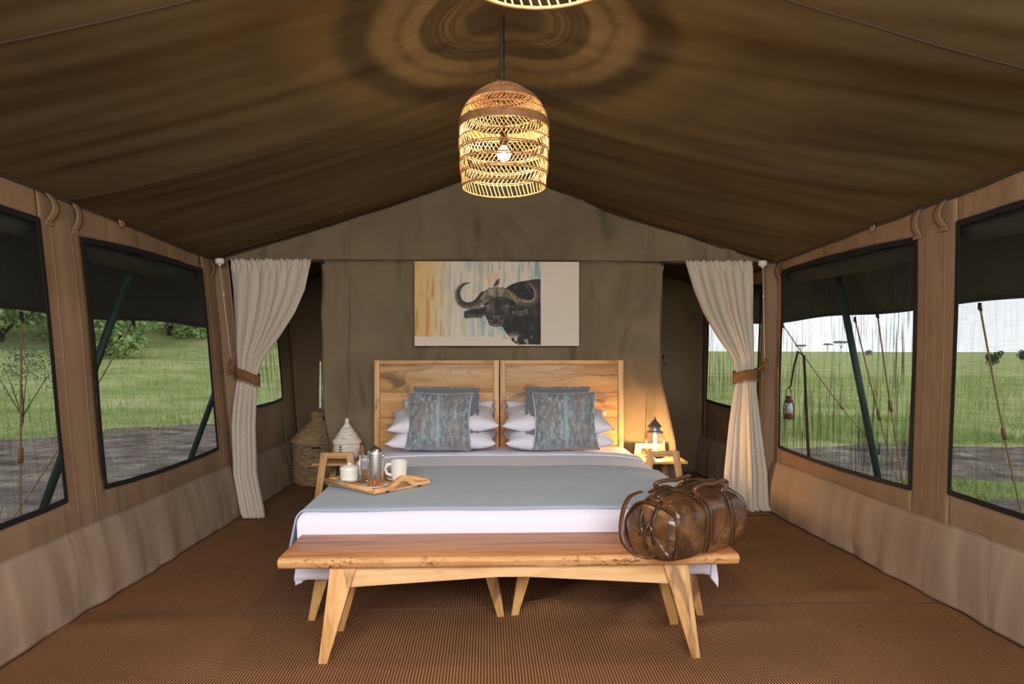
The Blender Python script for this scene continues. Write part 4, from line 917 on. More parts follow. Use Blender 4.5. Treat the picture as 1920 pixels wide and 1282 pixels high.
mf = N(nt, 'ShaderNodeMixRGB'); nt.links.new(yy.outputs[0], mf.inputs[0]); nt.links.new(c1, mf.inputs[1]); nt.links.new(mxs_.outputs[0], mf.inputs[2]); nt.links.new(mf.outputs[0], bs.inputs['Base Color'])
bump(nt, bs, a.outputs['Fac'], .12, .005)
sm.build('seat_slab', m, t, smooth=True, auto=50)
for yy_ in (-.125, .125):
    pl = [(-.665, .377), (.665, .377), (.69, .286), (.06, .323), (-.06, .323), (-.69, .286)]
    M().prism(pl, lambda p: (p[0], yy_-.013, p[1]), lambda p: (p[0], yy_+.013, p[1])).build('apron', MAT['pale_x'], t, bevel=.002)
for s in (-1, 1):
    for yy_, b2 in ((-.130, -.165), (.130, .165)):
        x0, x1 = s*.675, s*.750
        top = [(x0-.052, yy_-.026, .377), (x0+.052, yy_-.026, .377), (x0+.052, yy_+.026, .377), (x0-.052, yy_+.026, .377)]
        bot = [(x1-.018, b2-.022, 0), (x1+.018, b2-.022, 0), (x1+.018, b2+.022, 0), (x1-.018, b2+.022, 0)]
        M().hexa(bot, top).build('leg', MAT['oak_z'], t, bevel=.005)

# ------------------------------------------------------------------ bedside stands
def stand(cx, side, label):
    t = thing('bedside_table', label, 'bedside table', (cx, 5.24, 0), 0, 'wooden A-frame bedside tables')
    for yy_ in (-.215, .205):
        for s in (-1, 1):
            top = [(s*.085-.026, yy_-.014, .535), (s*.085+.026, yy_-.014, .535), (s*.085+.026, yy_+.014, .535), (s*.085-.026, yy_+.014, .535)]
            bot = [(s*.165-.020, yy_-.014, 0), (s*.165+.020, yy_-.014, 0), (s*.165+.020, yy_+.014, 0), (s*.165-.020, yy_+.014, 0)]
            M().hexa(bot, top).build('leg', MAT['oak_z'], t, bevel=.004)
        M().box((0, yy_, .514), (.125, .024, .040)).build('crossbar', MAT['oak_x'], t, bevel=.004)
    M().box((0.0, 0, .444), (.37, .385, .020)).build('shelf', MAT['oak_x'], t, bevel=.009, seg=3)
stand(-1.135, -1, 'left wooden bedside table holding the small white basket')
stand(1.150, 1, 'right wooden bedside table holding the glowing lantern')
# small white lidded basket
def coil_basket(name, label, cat, loc, body, lid, coil, mb, ml, extra=None, n=40):
    t = thing(name, label, cat, loc)
    def coils(tab, tight):
        L = [0]
        for a, b_ in zip(tab[:-1], tab[1:]): L.append(L[-1]+math.hypot(b_[0]-a[0], b_[1]-a[1]))
        nn = max(2, int(L[-1]/coil)); out = []
        for k in range(nn+1):
            d_ = L[-1]*k/nn; r = float(np.interp(d_, L, [p[0] for p in tab])); z = float(np.interp(d_, L, [p[1] for p in tab])); out.append((r, z))
        return out
    def wall(tab, name_, mat_):
        pr = coils(tab, 1); prof_ = []
        for (r, z), (r2, z2) in zip(pr[:-1], pr[1:]):
            dx, dz = r2-r, z2-z; l = math.hypot(dx, dz) or 1; nx, nz_ = dz/l, -dx/l
            for f in (0.05, .3, .5, .7, .95):
                b_ = coil*.55*math.sin(PI*f)**.6; prof_.append((max(.0008, r+dx*f+nx*b_), z+dz*f+nz_*b_))
        return M().lathe(prof_, n=n).build(name_, mat_, t, smooth=True)
    b1 = wall(body, 'body', mb); l1 = wall(lid, 'lid', ml)
    return t, b1, l1
def rough_weave(name, c1_, c2_, c3_):
    m, nt, bs = new_mat(name); bs.inputs['Roughness'].default_value = .9
    a = N(nt, 'ShaderNodeTexNoise', in_Scale=1.0, in_Detail=4); nt.links.new(coords(nt, (16, 16, 190)), a.inputs['Vector'])
    nt.links.new(ramp(nt, a.outputs['Fac'], [(.35, c1_), (.5, c2_), (.65, c3_)]), bs.inputs['Base Color']); bump(nt, bs, a.outputs['Fac'], .25, .006); return m
mw = rough_weave('white palm coil', srgb(190, 172, 146), srgb(230, 224, 214), srgb(238, 234, 228))
mb = rough_weave('natural coil', srgb(120, 92, 62), srgb(166, 134, 96), srgb(196, 164, 122)); ml = rough_weave('natural lid coil', srgb(150, 116, 80), srgb(186, 152, 108), srgb(208, 176, 132))
t, b1, l1 = coil_basket('lidded_basket', 'small white coiled basket with pointed lid on the left bedside table', 'basket', (-1.115, 5.27, .456),
    [(.06, .003), (.080, .012), (.088, .06), (.089, .125)], [(.098, .112), (.100, .128), (.088, .142), (.066, .172), (.045, .205), (.024, .236), (.010, .252), (.009, .290), (.003, .293)], .0125, mw, mw)
for zz in (.058, .078, .097): M().box((0, 0, 0), (.018, .004, .010)).build('dark_stitch', plain('dark stitch', srgb(70, 66, 60), .9), b1, loc=(-.028, -.093, zz), rot=(0, 0, -.3))
M().box((0, 0, 0), (.030, .004, .006)).build('tan_stitch', plain('tan stitch', srgb(168, 140, 92), .9), l1, loc=(-.004, -.086, .152), rot=(.5, 0, 0))
t, b1, l1 = coil_basket('laundry_basket', 'large brown woven laundry basket with domed lid behind left curtain', 'basket', (-1.675, 6.74, .01),
    [(.185, .002), (.205, .015), (.216, .10), (.219, .28), (.216, .405)], [(.232, .385), (.238, .400), (.215, .428), (.165, .475), (.110, .525), (.062, .565), (.045, .590), (.042, .612), (.058, .628), (.060, .645), (.048, .652), (.003, .654)], .0125, mb, ml, n=56)
M().box((0, 0, 0), (.088, .014, .018)).build('handle_slot', plain('painted slot shade', srgb(14, 10, 8), .9), b1, loc=(.045, -.212, .352), rot=(0, 0, .21), bevel=.005)  # solid block, the shade inside the slot is put into its colour
M().tube([(.045+.05*math.cos(a)*1, -.217+.004*math.cos(a), .352+.014*math.sin(a)) for a in np.linspace(0, 2*PI, 17)[:-1]], .004, 5, closed=True).build('slot_rim', ml, b1, smooth=True)
# lantern
t = thing('glass_lantern', 'glowing glass lantern with a metal cap on the right bedside table', 'lantern', (1.145, 5.26, .456))
M().lathe([(.058, 0), (.062, .006), (.060, .018), (.045, .024)], n=28).build('base', MAT['dmetal'], t, smooth=True, auto=40)
M().lathe([(.050, .024), (.064, .045), (.072, .09), (.070, .135), (.054, .170), (.044, .182)], n=28).build('glass_body', MAT['glass'], t, smooth=True)
M().lathe([(.060, .178), (.058, .190), (.040, .196), (.036, .215), (.038, .218), (.052, .224), (.050, .230), (.024, .258), (.016, .264), (.012, .276), (.005, .282), (.007, .292), (.001, .299)], n=24).build('cap', plain('pewter cap', srgb(150, 150, 152), .4, .8), t, smooth=True, auto=35)
for k in range(6):
    a = k*PI/3+.4; M().tube([(.060*math.cos(a), .060*math.sin(a), .020), (.074*math.cos(a), .074*math.sin(a), .06), (.078*math.cos(a), .078*math.sin(a), .11), (.062*math.cos(a), .062*math.sin(a), .178)], .0028, 6).build('wire_guard', plain('bright wire', srgb(190, 170, 140), .3, .9), t, smooth=True)
for s in (-1, 1): M().tube([(s*.072, -.01, .145), (s*.02, -.06, .085), (s*.004, -.072, .06)], .0022, 5).build('wire_brace', plain('bright wire', srgb(200, 180, 150), .3, .9), t, smooth=True)
M().tube([(0, 0, .02), (0, 0, .055)], .016, 14).build('candle', plain('candle wax', srgb(240, 220, 180), .5), t, smooth=True)
MAT['flame'] = emit('lantern flame', (1.0, .60, .25, 1), 1300)
M().lathe([(.001, .056), (.013, .064), (.017, .080), (.011, .100), (.001, .118)], n=16).build('flame', MAT['flame'], t, smooth=True)
# small tin on the shelf
t = thing('trinket_tin', 'small round white tin on the right bedside shelf below the lantern', 'tin', (1.085, 5.075, .455))
M().lathe([(.020, 0), (.021, .002), (.021, .018), (.019, .022), (.001, .023)], n=20).build('tin_body', MAT['white'], t, smooth=True, auto=40)

# ------------------------------------------------------------------ curtains
LC = [(1.932, -2.125, -1.526), (1.90, -2.12, -1.53), (1.70, -2.10, -1.575), (1.53, -2.09, -1.65), (1.36, -2.08, -1.76), (1.19, -2.07, -1.885), (1.08, -2.07, -1.925), (0.98, -2.075, -1.93), (.68, -2.085, -1.93), (.33, -2.06, -1.905), (.05, -2.0, -1.835), (.012, -1.98, -1.83)]
RC = [(1.932, 1.343, 1.842), (1.90, 1.348, 1.842), (1.70, 1.41, 1.846), (1.53, 1.48, 1.846), (1.36, 1.58, 1.854), (1.185, 1.70, 1.858), (1.08, 1.725, 1.862), (0.975, 1.718, 1.875), (.66, 1.67, 1.915), (.31, 1.63, 1.965), (.05, 1.615, 1.975), (.012, 1.605, 2.005)]
def curtain(tab, side, yc, fwd, label, nf):
    t = thing('curtain', label, 'curtain', rm((tab[0][1]+tab[0][2])/2, yc, 0.0), 0, 'linen curtains at the dressing area openings'); O = Vector(t.location)
    zs_ = [r[0] for r in tab][::-1]
    def g(u, v):
        z = .012+(1.932-.012)*v; a = float(np.interp(z, zs_, [r[1] for r in tab][::-1])); b_ = float(np.interp(z, zs_, [r[2] for r in tab][::-1])); w_ = b_-a
        uu = u+.035*math.sin(2*PI*u*1.3+z*1.0)+.018*math.sin(2*PI*u*3.1+1+z*.6)
        squeeze = 1-(w_/.62); tie = math.exp(-((z-1.06)/.13)**2)
        A = (.014+.020*max(0, squeeze))*(1-.72*tie)*(.75+.9*n3(u*4, z*.8, 5+side))
        if z > 1.86: A *= 0.55
        ph = 2*PI*nf*uu
        dy = A*math.sin(ph)+A*.7*math.sin(ph*.43+1.3+z)+.004*n3(u*14, z*3, side)
        if z > 1.86: dy += .008*math.sin(2*PI*nf*3*u+z*30)
        dx = .010*math.cos(ph)*(1-.5*tie)
        z2 = z + (.006*math.sin(2*PI*nf*2.3*u) if v > .985 else 0)
        fy_ = fwd*max(0, (1.1-z)/1.1)
        return rm(a+w_*u+dx, yc-fy_+dy, z2)-O
    M().grid(g, 170, 110).build('cloth', MAT['linen'], t, smooth=True, solid=.003)
    # tieback band
    zt = 1.055; a = float(np.interp(zt, zs_, [r[1] for r in tab][::-1])); b_ = float(np.interp(zt, zs_, [r[2] for r in tab][::-1])); c = (a+b_)/2; rx_ = (b_-a)/2+.022
    tl = -.12 if side < 0 else .05
    def band(u, v):
        an = 2*PI*u; return rm(c+rx_*math.cos(an), yc-fwd*.04+.045*math.sin(an)*1.25, zt-.036+.072*v+tl*rx_*math.cos(an)*3+.004*math.sin(3*an))-O
    tb = M().grid(band, 40, 4, wrap=True).build('tieback', MAT['brown_tie'], t, smooth=True, solid=.006)
    fr = M()
    for k in range(70):
        an = 2*PI*k/70; p = band(k/70, 0); fr.tube([p, p+Vector((random.gauss(0, .004), random.gauss(0, .003), -.014-.012*random.random()))], .002, 3)
    o = fr.build('tieback_fringe', MAT['brown_tie'], tb); o['kind'] = 'stuff'
    return t, O
cL, OL = curtain(LC, -1, 5.42, .14, 'left linen curtain tied back against the left wall', 7)
cR, OR = curtain(RC, 1, 5.52, .03, 'right linen curtain tied back beside the streaked window', 7)
for side, nm, x0, x1, yc in ((-1, 'left', -2.17, -1.44, 5.42), (1, 'right', 1.17, 1.96, 5.52)):
    t = thing('curtain_rod', 'thin dark rod carrying the %s linen curtain' % nm, 'curtain rod', rm(x0, yc+.035, 1.915), 0, 'curtain rods')
    M().tube([(0, 0, 0), rm(x1, yc, 1.915)-rm(x0, yc, 1.915)], .007, 8).build('rod', MAT['dark_rod'], t, smooth=True)
    for e in (0, 1):
        p = (rm(x1, yc, 1.915)-rm(x0, yc, 1.915))*e; M().tube([p-Vector((.012, 0, 0)), p+Vector((.012, 0, 0))], .012, 8).build('rod_end', MAT['dark_rod'], t, smooth=True)
    # pull switch with cord and toggle
    px_, py_ = (412, 488) if side < 0 else (1430, 492)
    q = at(px_, py_, 5.28 if side < 0 else 5.42)
    t = thing('pull_switch', 'white ceiling pull switch with hanging cord at the %s curtain' % nm, 'pull switch', q, 0, 'pull cord switches')
    M().lathe([(.030, .012), (.032, .006), (.032, -.020), (.026, -.026), (.012, -.030), (.008, -.040), (.004, -.042)], n=24).build('housing', MAT['white'], t, smooth=True, auto=35)
    e = (at(433, 672, 5.28) if side < 0 else at(1434, 672, 5.42))-q
    M().tube([(0, 0, -.04), e], .0022, 5).build('pull_cord', MAT['white'], t, smooth=True)
    M().tube([e*.34, e*.36], .006, 8).build('cord_joiner', MAT['white'], t, smooth=True)
    M().tube([e, e+Vector((0, 0, -.03))], .010, 8).build('pull_knob', MAT['brown_tie'], t, smooth=True)
    # toggle holding the tieback to the wall
    q = (at(431, 690, 5.30) if side < 0 else at(1436, 684, 5.44))
    t = thing('tieback_toggle', 'brown wooden toggle and cord fixing the %s curtain tieback to the wall' % nm, 'toggle', q, 0, 'tieback toggles')
    M().tube([(0, 0, .045), (.006*side, 0, 0), (.003*side, 0, -.045)], .010, 8).build('toggle', MAT['brown_tie'], t, smooth=True)
    tgt = (rm(-2.06, 5.36, 1.06) if side < 0 else rm(1.86, 5.50, 1.07))-q
    M().tube([(0, 0, 0), tgt*.5+Vector((0, 0, .012)), tgt], .007, 6).build('cord', MAT['brown_tie'], t, smooth=True)
# eave loops and ties
def loop(side, y, label, open_):
    t = thing('eave_loop', label, 'canvas loop', (wx(side, y, 1.93)-side*.012, y, eave(y)-.01), 0, 'canvas loops at the eaves')
    w_ = .030
    def g(u, v):
        a = u*PI; d_ = .016*math.sin(a)*(1+.8*open_); zz = -.135*(u); return (-side*d_, -w_+2*w_*v + .012*math.sin(a)*open_, zz)
    M().grid(g, 16, 3).build('strap', MAT['strap'], t, smooth=True, solid=.003)
    M().box((-side*.004, 0, -.145), (.006, .07, .022)).build('stitched_end', MAT['strap'], t, bevel=.002)
for side, nm in ((-1, 'left'), (1, 'right')):
    loop(side, 3.545, 'open canvas loop at the %s eave, nearer the camera' % nm, 1)
    loop(side, 3.745, 'canvas loop at the %s eave by the second window corner' % nm, .3)
    loop(side, 5.42, 'canvas loop at the %s eave beside the pull switch' % nm, .6)
    y = 4.15; t = thing('eave_tie', 'small knotted tie at the %s eave above the second window' % nm, 'knotted tie', (wx(side, y, 1.93)-side*.02, y, eave(y)-.012), 0, 'knotted ties at the eaves')
    M().tube([(0, -.02, .01), (0, -.008, -.02), (-side*.01, .012, -.012), (0, .008, .008), (0, -.012, -.006), (0, .02, -.03)], .005, 6).build('knot', MAT['rope'], t, smooth=True)
# rope tie on the partition left edge and toggle on the right edge
q = at(621, 700, 5.44); t = thing('flap_tie', 'pale cloth tie hanging down the left edge of the partition', 'cloth tie', q)
M().tube([(0, 0, .03), (.003, -.005, -.02), (-.004, 0, -.12), (-.008, 0, -.29)], [.006, .012, .007, .006], 6).build('strap', MAT['rope'], t, smooth=True)
M().tube([(-.02, 0, -.33), (-.008, -.01, -.29), (.01, 0, -.31), (-.01, 0, -.34), (.0, 0, -.37)], .005, 6).build('knot', MAT['rope'], t, smooth=True)
q = at(1243, 675, 5.50); t = thing('flap_toggle', 'dark toggle on the right edge of the partition above the lantern', 'toggle', q)
M().tube([(0, 0, .035), (.006, -.01, 0), (.012, 0, -.035)], .009, 8).build('peg', MAT['dmetal'], t, smooth=True)

# ------------------------------------------------------------------ tray and breakfast things
ZB = ZT+.030+.012+.008      # top of the throw near the tray
def surf(x, y): return drape(x, y, .012)[2]+.004
Fp, Lp, Rp = rm(-.677, 3.42), rm(-.955, 3.735), rm(-.441, 3.675)
e1 = (Lp-Fp); e2 = (Rp-Fp); tz = surf(Fp.x+.1, Fp.y+.15)+.002
tc_ = (Lp+Rp)/2; ang = math.atan2(e2.y, e2.x); LW, LD = e2.length, e1.length
t = thing('serving_tray', 'wooden serving tray with arched handles on the grey throw', 'tray', (tc_.x, tc_.y, tz), ang)
M().box((0, 0, .006), (LW-.01, LD-.01, .010)).build('base_board', MAT['tray'], t, bevel=.002)
for s in (-1, 1):
    pl = [(-LW/2, .0), (-LW/2, .022)] + [(-LW*.25+LW*.5*k/12 + 0, .024+.042*math.sin(PI*k/12)**1.3) for k in range(13)] + [(LW/2, .022), (LW/2, .0)]
    in_ = [(LW*.17-LW*.34*k/10, .010+.030*math.sin(PI*k/10)**1.2) for k in range(11)]
    pl2 = [(-LW/2, .004), (-LW/2, .024)] + pl[2:-2] + [(LW/2, .024), (LW/2, .004), (LW*.18, .006)] + in_[1:-1] + [(-LW*.18, .006)]
    M().prism(pl2, lambda p: (p[0], s*LD/2-.009, p[1]+.004), lambda p: (p[0], s*LD/2+.009, p[1]+.004)).build('handle_side', MAT['tray'], t, bevel=.002)
    M().tube([(s*LW/2, -LD/2+.012, .020), (s*LW/2, LD/2-.012, .020)], .012, 10).build('side_rail', MAT['tray'], t, smooth=True)
for x_ in (-.10, .10): M().box((x_, -LD/2-.0095, .007), (.020, .002, .006)).build('slot_mark', MAT['cord'], t)
ztr = tz+.012
def onp(px, py, yc): p = at(px, py, yc); return Vector((p.x, p.y, ztr))
def mug(p, label, lid, rz):
    t = thing('sugar_bowl' if lid else 'coffee_mug', label, 'sugar bowl' if lid else 'mug', p, rz)
    if lid:
        M().lathe([(.030, .0), (.042, .004), (.047, .02), (.048, .060), (.045, .061)], n=32).build('bowl', MAT['china'], t, smooth=True, auto=50)
        M().lathe([(.050, .060), (.050, .066), (.046, .072), (.020, .082), (.009, .085), (.011, .092), (.001, .096)], n=32).build('lid', MAT['china'], t, smooth=True, auto=50)
    else:
        M().lathe([(.028, 0), (.036, .003), (.041, .03), (.045, .096), (.043, .097), (.039, .03), (.034, .008), (.001, .006)], n=32).build('cup', MAT['china'], t, smooth=True, auto=50)
        M().tube([(-.038, 0, .080), (-.060, 0, .082), (-.074, 0, .060), (-.066, 0, .034), (-.038, 0, .022)], .0065, 8, ry=.009).build('handle', MAT['china'], t, smooth=True)
        M().lathe([(.001, .084), (.041, .084)], n=24).build('milk_foam', plain('milk foam', srgb(236, 224, 204), .8, bmp=.4), t, smooth=True)
def saucer(p, r, label, grp=None):
    o = M().lathe([(.02, .0), (r*.55, .002), (r, .012), (r-.002, .014), (r*.55, .005), (.001, .004)], n=32).build('saucer', MAT['china'], smooth=True); o.location = p; tag(o, label, 'saucer', 'white saucers on the tray')
pb = onp(655, 902, 3.72); saucer(pb, .072, 'white saucer under the lidded sugar bowl'); mug(pb+Vector((0, 0, .006)), 'white lidded sugar bowl at the left end of the tray', True, 0)
pm = onp(748, 902, 3.76); saucer(pm, .066, 'white saucer under the coffee mug behind the handle'); mug(pm+Vector((0, 0, .006)), 'white china coffee mug with handle on the right of the tray', False, .35)
pn = onp(703, 916, 3.57); saucer(pn, .068, 'white saucer heaped with nuts at the front of the tray')
# nuts
m_nut = plain('pecan brown', srgb(176, 112, 66), .5, var=.45, vscale=110)
nut = None; Rn = random.Random(3)
for k in range(44):
    if nut is None:
        o = M().lathe([(.001, -.012), (.004, -.009), (.0062, 0), (.004, .009), (.001, .012)], n=8, sy=.7).build('nut', m_nut, smooth=True); nut = o
    else: o = nut.copy(); COL.objects.link(o)
    r = .040*Rn.random()**.6; a = Rn.random()*6.28; o.location = pn+Vector((r*math.cos(a), r*math.sin(a), .009+.034*(1-r/.045)*Rn.random())); o.rotation_euler = (Rn.random()*3, Rn.random()*3, Rn.random()*6)
    tag(o, 'brown shelled nut heaped on the front saucer of the tray', 'nut', 'nuts on the saucer')
# press
pp = onp(704, 910, 3.66); t = thing('coffee_press', 'tall brushed steel coffee press with bar handle on the tray', 'coffee press', pp, 0)
M().lathe([(.038, 0), (.0395, .003), (.0395, .150), (.038, .152)], n=40).build('body', MAT['metal'], t, smooth=True, auto=35)
M().lathe([(.0405, .152), (.0405, .158), (.036, .172), (.024, .184), (.010, .1895), (.001, .190)], n=40).build('lid', MAT['metal'], t, smooth=True, auto=50)
M().lathe([(.001, .197), (.004, .196), (.005, .190)], n=12).build('plunger_knob', MAT['dmetal'], t, smooth=True)
M().tube([(-.078, 0, .150), (-.077, 0, .09), (-.075, 0, .05), (-.066, 0, .008)], .0045, 8, ry=.009).build('handle', MAT['metal'], t, smooth=True)
for z in (.128, .142): M().tube([(-.037, 0, z), (-.078, 0, z)], .0028, 6).build('handle_bar', MAT['metal'], t, smooth=True)
M().tube([(.036, -.004, .138), (.047, -.004, .150)], [.010, .006], 8).build('spout', MAT['metal'], t, smooth=True)
def spoon(p, rz, label):
    t = thing('teaspoon', label, 'spoon', p, rz, 'steel teaspoons on the tray')
    M().lathe([(.001, -.002), (.009, -.001), (.013, .001)], n=16, sx=1.5).build('bowl', MAT['metal'], t, smooth=True)
    M().tube([(.016, 0, .001), (.07, 0, .006), (.125, 0, .006)], [.0018, .0016, .0032], 6).build('handle', MAT['metal'], t, smooth=True)
spoon(onp(690, 903, 3.66)+Vector((0, 0, .016)), 3.55, 'steel teaspoon lying on the sugar bowl saucer')
spoon(onp(768, 903, 3.82)+Vector((0, 0, .013)), 2.9, 'dark looking teaspoon behind the coffee mug')

# ------------------------------------------------------------------ leather holdall on the bench
m, nt, bs = new_mat('waxed brown leather'); bs.inputs['Roughness'].default_value = .30; bs.inputs['Specular IOR Level'].default_value = .7; bs.inputs['Coat Weight'].default_value = .35; bs.inputs['Coat Roughness'].default_value = .18
a = N(nt, 'ShaderNodeTexNoise', in_Scale=7.0, in_Detail=7, in_Roughness=.62, in_Distortion=.6); nt.links.new(coords(nt), a.inputs['Vector'])
nt.links.new(ramp(nt, a.outputs['Fac'], [(.28, srgb(44, 28, 18)), (.46, srgb(80, 52, 32)), (.58, srgb(112, 74, 42)), (.75, srgb(142, 98, 56))]), bs.inputs['Base Color'])
w_ = N(nt, 'ShaderNodeTexNoise', in_Scale=5.0, in_Detail=5, in_Distortion=1.4); nt.links.new(coords(nt), w_.inputs['Vector']); p = bump(nt, bs, w_.outputs['Fac'], .9, .035)
f_ = N(nt, 'ShaderNodeTexVoronoi', in_Scale=320.0); nt.links.new(coords(nt), f_.inputs['Vector']); bump(nt, bs, f_.outputs['Distance'], .12, .002, p)
rr_ = ramp(nt, a.outputs['Fac'], [(.3, (.22, .22, .22, 1)), (.7, (.42, .42, .42, 1))]); nt.links.new(rr_, bs.inputs['Roughness'])
MAT['leather'] = m
MAT['strapl'] = plain('dark strap leather', srgb(70, 46, 30), .38, var=.3, vscale=30, bmp=.2, bscale=120)
MAT['piping_l'] = plain('rolled handle leather', srgb(96, 62, 38), .35, var=.25, vscale=20)
MAT['brass'] = plain('aged brass', srgb(150, 138, 112), .3, .9)
BA = math.radians(38)
bc = rm(.728, 2.985); BL, BW, BH = .46, .285, .262
t = thing('leather_holdall', 'worn brown leather holdall with rolled handles on the right bench end', 'holdall', (bc.x, bc.y, .421), BA)
def bag_sec(u, a):          # u -1..1 along, a angle around; returns local point
    e = 1-max(0, abs(u)-.72)/.28; e = max(0, min(1, e)); rnd = math.sqrt(max(0, 1-(1-e)**2))*.18+.82 if e > 0 else .82
    c, s = math.cos(a), math.sin(a)
    p_ = 2.0/4.0 if s < 0 else 2.0/2.7
    yy = math.copysign(abs(c)**p_, c)*BW/2; zz = math.copysign(abs(s)**(2.0/4.5 if s < 0 else 2.0/3.4), s)
    z = BH*.5 + zz*BH*.5*(1 if s < 0 else 1.0)
    if s > 0: yy *= 1-.18*s**3
    z *= (1-.03*(1-abs(u))-.10*max(0, -u-.45)/.55) if s > 0 else 1
    k = rnd
    yy *= k*1.0; z = BH*.46+(z-BH*.46)*(k if s > 0 else (.9+.1*k))
    x = u*BL/2
    n_ = .020*n3(x*6+3, yy*7, z*7)+.012*n3(x*15+z*9, yy*13, z*11+4)+.008*math.sin(a*3+x*24)*max(0, -u+.2)*(1 if abs(u) < .95 else 0)
    n_ *= (1 if s > -.6 else .2)
    return Vector((x + n_*.5*u, yy*(1+n_*5), max(.001, z+n_*.8*(s if s > 0 else 0))))
NB = 64; bgm = M()
us = [-1+2*i/60 for i in range(61)]
for u in us:
    for k in range(NB): bgm.v.append(tuple(bag_sec(u, 2*PI*k/NB)))
for i in range(60):
    for k in range(NB): A = i*NB; B = (i+1)*NB; bgm.f.append((A+k, A+(k+1) % NB, B+(k+1) % NB, B+k))
for e, sg_ in ((0, -1), (60, 1)):                  # softly domed, creased ends
    prev = [e*NB+k for k in range(NB)]; c = Vector((0, 0, BH*.47)); ring0 = [Vector(bgm.v[i]) for i in prev]
    for q_, (sc2, ox) in enumerate(((.95, .012), (.78, .020), (.45, .026), (.15, .028))):
        cur = []
        for p0 in ring0:
            cc_ = Vector((p0.x, 0, c.z)); v_ = cc_+(p0-cc_)*sc2; v_.x += sg_*(ox+.010*n3(v_.y*12, v_.z*12, sg_)); v_.z = max(.002, v_.z); cur.append(len(bgm.v)); bgm.v.append(tuple(v_))
        for k in range(NB): bgm.f.append((prev[k], prev[(k+1) % NB], cur[(k+1) % NB], cur[k]))
        prev = cur
    bgm.f.append(tuple(prev))
bgm.build('body', MAT['leather'], t, smooth=True)
def band(u, w_, name='strap_band', lift=.004, a0=-.62, a1=PI+.62, mat='strapl'):
    g_ = M().grid(lambda uu, vv: (lambda p_: p_+(Vector((0, p_.y, p_.z-BH*.4)).normalized()*lift))(bag_sec(u+w_*(vv-.5)*2/BL, a0+(a1-a0)*uu)), 48, 3)
    g_.build(name, MAT[mat], t, smooth=True, solid=.004)
band(-.30, .026); band(.52, .026)
for u in (-.30, .52):
    for s in (-1, 1):
        o_ = M().tube([(lambda p_: p_+(Vector((0, p_.y, p_.z-BH*.4)).normalized()*.006))(bag_sec(u+s*.030/BL*2*.95*.5, -.6+(PI+1.2)*k/40)) for k in range(41)], .0028, 5); o_.build('edge_piping', MAT['piping_l'], t, smooth=True)
M().tube([(bag_sec(-.98, -.7+(PI+1.4)*k/44)*1.0)+Vector((-.004, 0, 0)) for k in range(45)], .006, 6).build('end_piping', MAT['strapl'], t, smooth=True)
M().tube([(bag_sec(.98, -.7+(PI+1.4)*k/44)*1.0)+Vector((.004, 0, 0)) for k in range(45)], .006, 6).build('end_piping', MAT['strapl'], t, smooth=True)
# top zip
M().grid(lambda u, v: bag_sec(-.85+1.7*u, PI/2-.10+.20*v)+Vector((0, 0, .004)), 40, 3).build('zip_tape', MAT['strapl'], t, smooth=True, solid=.003)
M().tube([bag_sec(-.85+1.7*k/40, PI/2)+Vector((0, 0, .007)) for k in range(41)], .0026, 5).build('zip_teeth', MAT['brass'], t, smooth=True)
# end pocket strap with buckle on the end that faces the camera
XE = -BL/2-.026
for yo in (-.030, .034):
    M().grid(lambda u, v: (XE-.004+.055*abs(2*u-1)**3, yo-.007+.014*v, .015+.215*u), 16, 2).build('end_strap', MAT['strapl'], t, smooth=True, solid=.004)
M().tube([(XE-.006, .0+.026*math.cos(a), .125+.020*math.sin(a)) for a in np.linspace(0, 2*PI, 13)[:-1]], .0032, 6, closed=True).build('buckle', MAT['brass'], t, smooth=True)
M().tube([(XE+.0, -.015, .16), (XE-.010, 0, .12), (XE-.008, .01, .08), (XE-.006, .0, .045)], .006, 6).build('buckle_strap', MAT['strapl'], t, smooth=True)
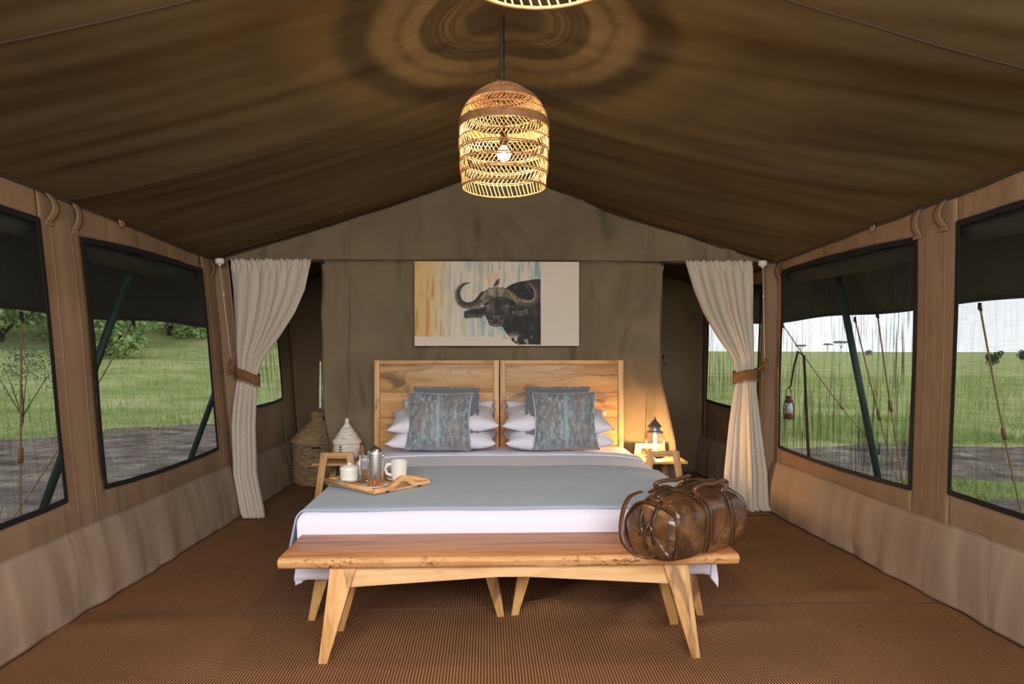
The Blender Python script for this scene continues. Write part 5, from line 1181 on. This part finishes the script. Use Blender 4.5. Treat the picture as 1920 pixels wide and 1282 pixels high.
# two rolled handles joining at the middle, flopped to the front
def handle(side, pts): M().tube(pts, .0095, 10).build('rolled_handle', MAT['piping_l'], t, smooth=True)
def cat(pts, n=8):
    pts = [Vector(p) for p in pts]; out = []
    for i in range(len(pts)-1):
        p0 = pts[max(0, i-1)]; p1_, p2_ = pts[i], pts[i+1]; p3 = pts[min(len(pts)-1, i+2)]
        for k in range(n):
            f = k/n; out.append(0.5*((2*p1_)+(-p0+p2_)*f+(2*p0-5*p1_+4*p2_-p3)*f*f+(-p0+3*p1_-3*p2_+p3)*f**3))
    out.append(pts[-1]); return out
A1 = bag_sec(-.30, PI*.70-PI*.42); A2 = bag_sec(.52, PI*.28); B1 = bag_sec(-.30, PI*.72); B2 = bag_sec(.52, PI*.72)
aF = [bag_sec(-.30, -PI*.0+PI*.30), bag_sec(.52, PI*.30)]; aB = [bag_sec(-.30, PI*.70), bag_sec(.52, PI*.70)]
# local -y faces the camera side
fr1, fr2 = bag_sec(-.30, PI*1.70-PI), bag_sec(.52, PI*.70)
def mk(side, lean, rise):
    p1_ = bag_sec(-.30, PI/2+side*.75)+Vector((0, 0, .006)); p2_ = bag_sec(.52, PI/2+side*.75)+Vector((0, 0, .006))
    pts = [p1_, p1_+Vector((-.020, lean*.35, rise*.75)), p1_+Vector((.02, lean*.9, rise*1.1)), (p1_+p2_)/2+Vector((0, lean*1.15, rise*1.0)), p2_+Vector((-.02, lean*.9, rise*1.1)), p2_+Vector((.020, lean*.35, rise*.75)), p2_]
    M().tube(cat(pts), .0085, 10).build('rolled_handle', MAT['piping_l'], t, smooth=True)
    for p_ in (p1_, p2_):
        M().tube([p_+Vector((.012*math.cos(a), -.0*a, .004+.012*math.sin(a))) for a in np.linspace(0, 2*PI, 11)[:-1]], .0032, 6, closed=True).build('handle_ring', MAT['brass'], t, smooth=True)
        M().box(p_+Vector((0, math.copysign(.020, p_.y), -.012)), (.022, .042, .008), Matrix.Rotation(-math.copysign(.6, p_.y), 3, 'X')).build('handle_tab', MAT['strapl'], t, bevel=.002)
mk(1, -.012, .045); mk(-1, -.03, .030)
# shoulder strap curling down over the left end
ls = cat([(-.17, .10, .245), (-.24, .11, .225), (-.31, .085, .16), (-.335, .06, .08), (-.315, .02, .030), (-.30, -.03, .022), (-.295, -.06, .04)])
gsv = M()
for i, p_ in enumerate(ls):
    w2 = .010; gsv.v += [tuple(p_+Vector((0, -w2, 0))), tuple(p_+Vector((0, w2, .0)))]
for i in range(len(ls)-1): gsv.f.append((2*i, 2*i+1, 2*i+3, 2*i+2))
gsv.build('shoulder_strap', MAT['piping_l'], t, smooth=True, solid=.004)
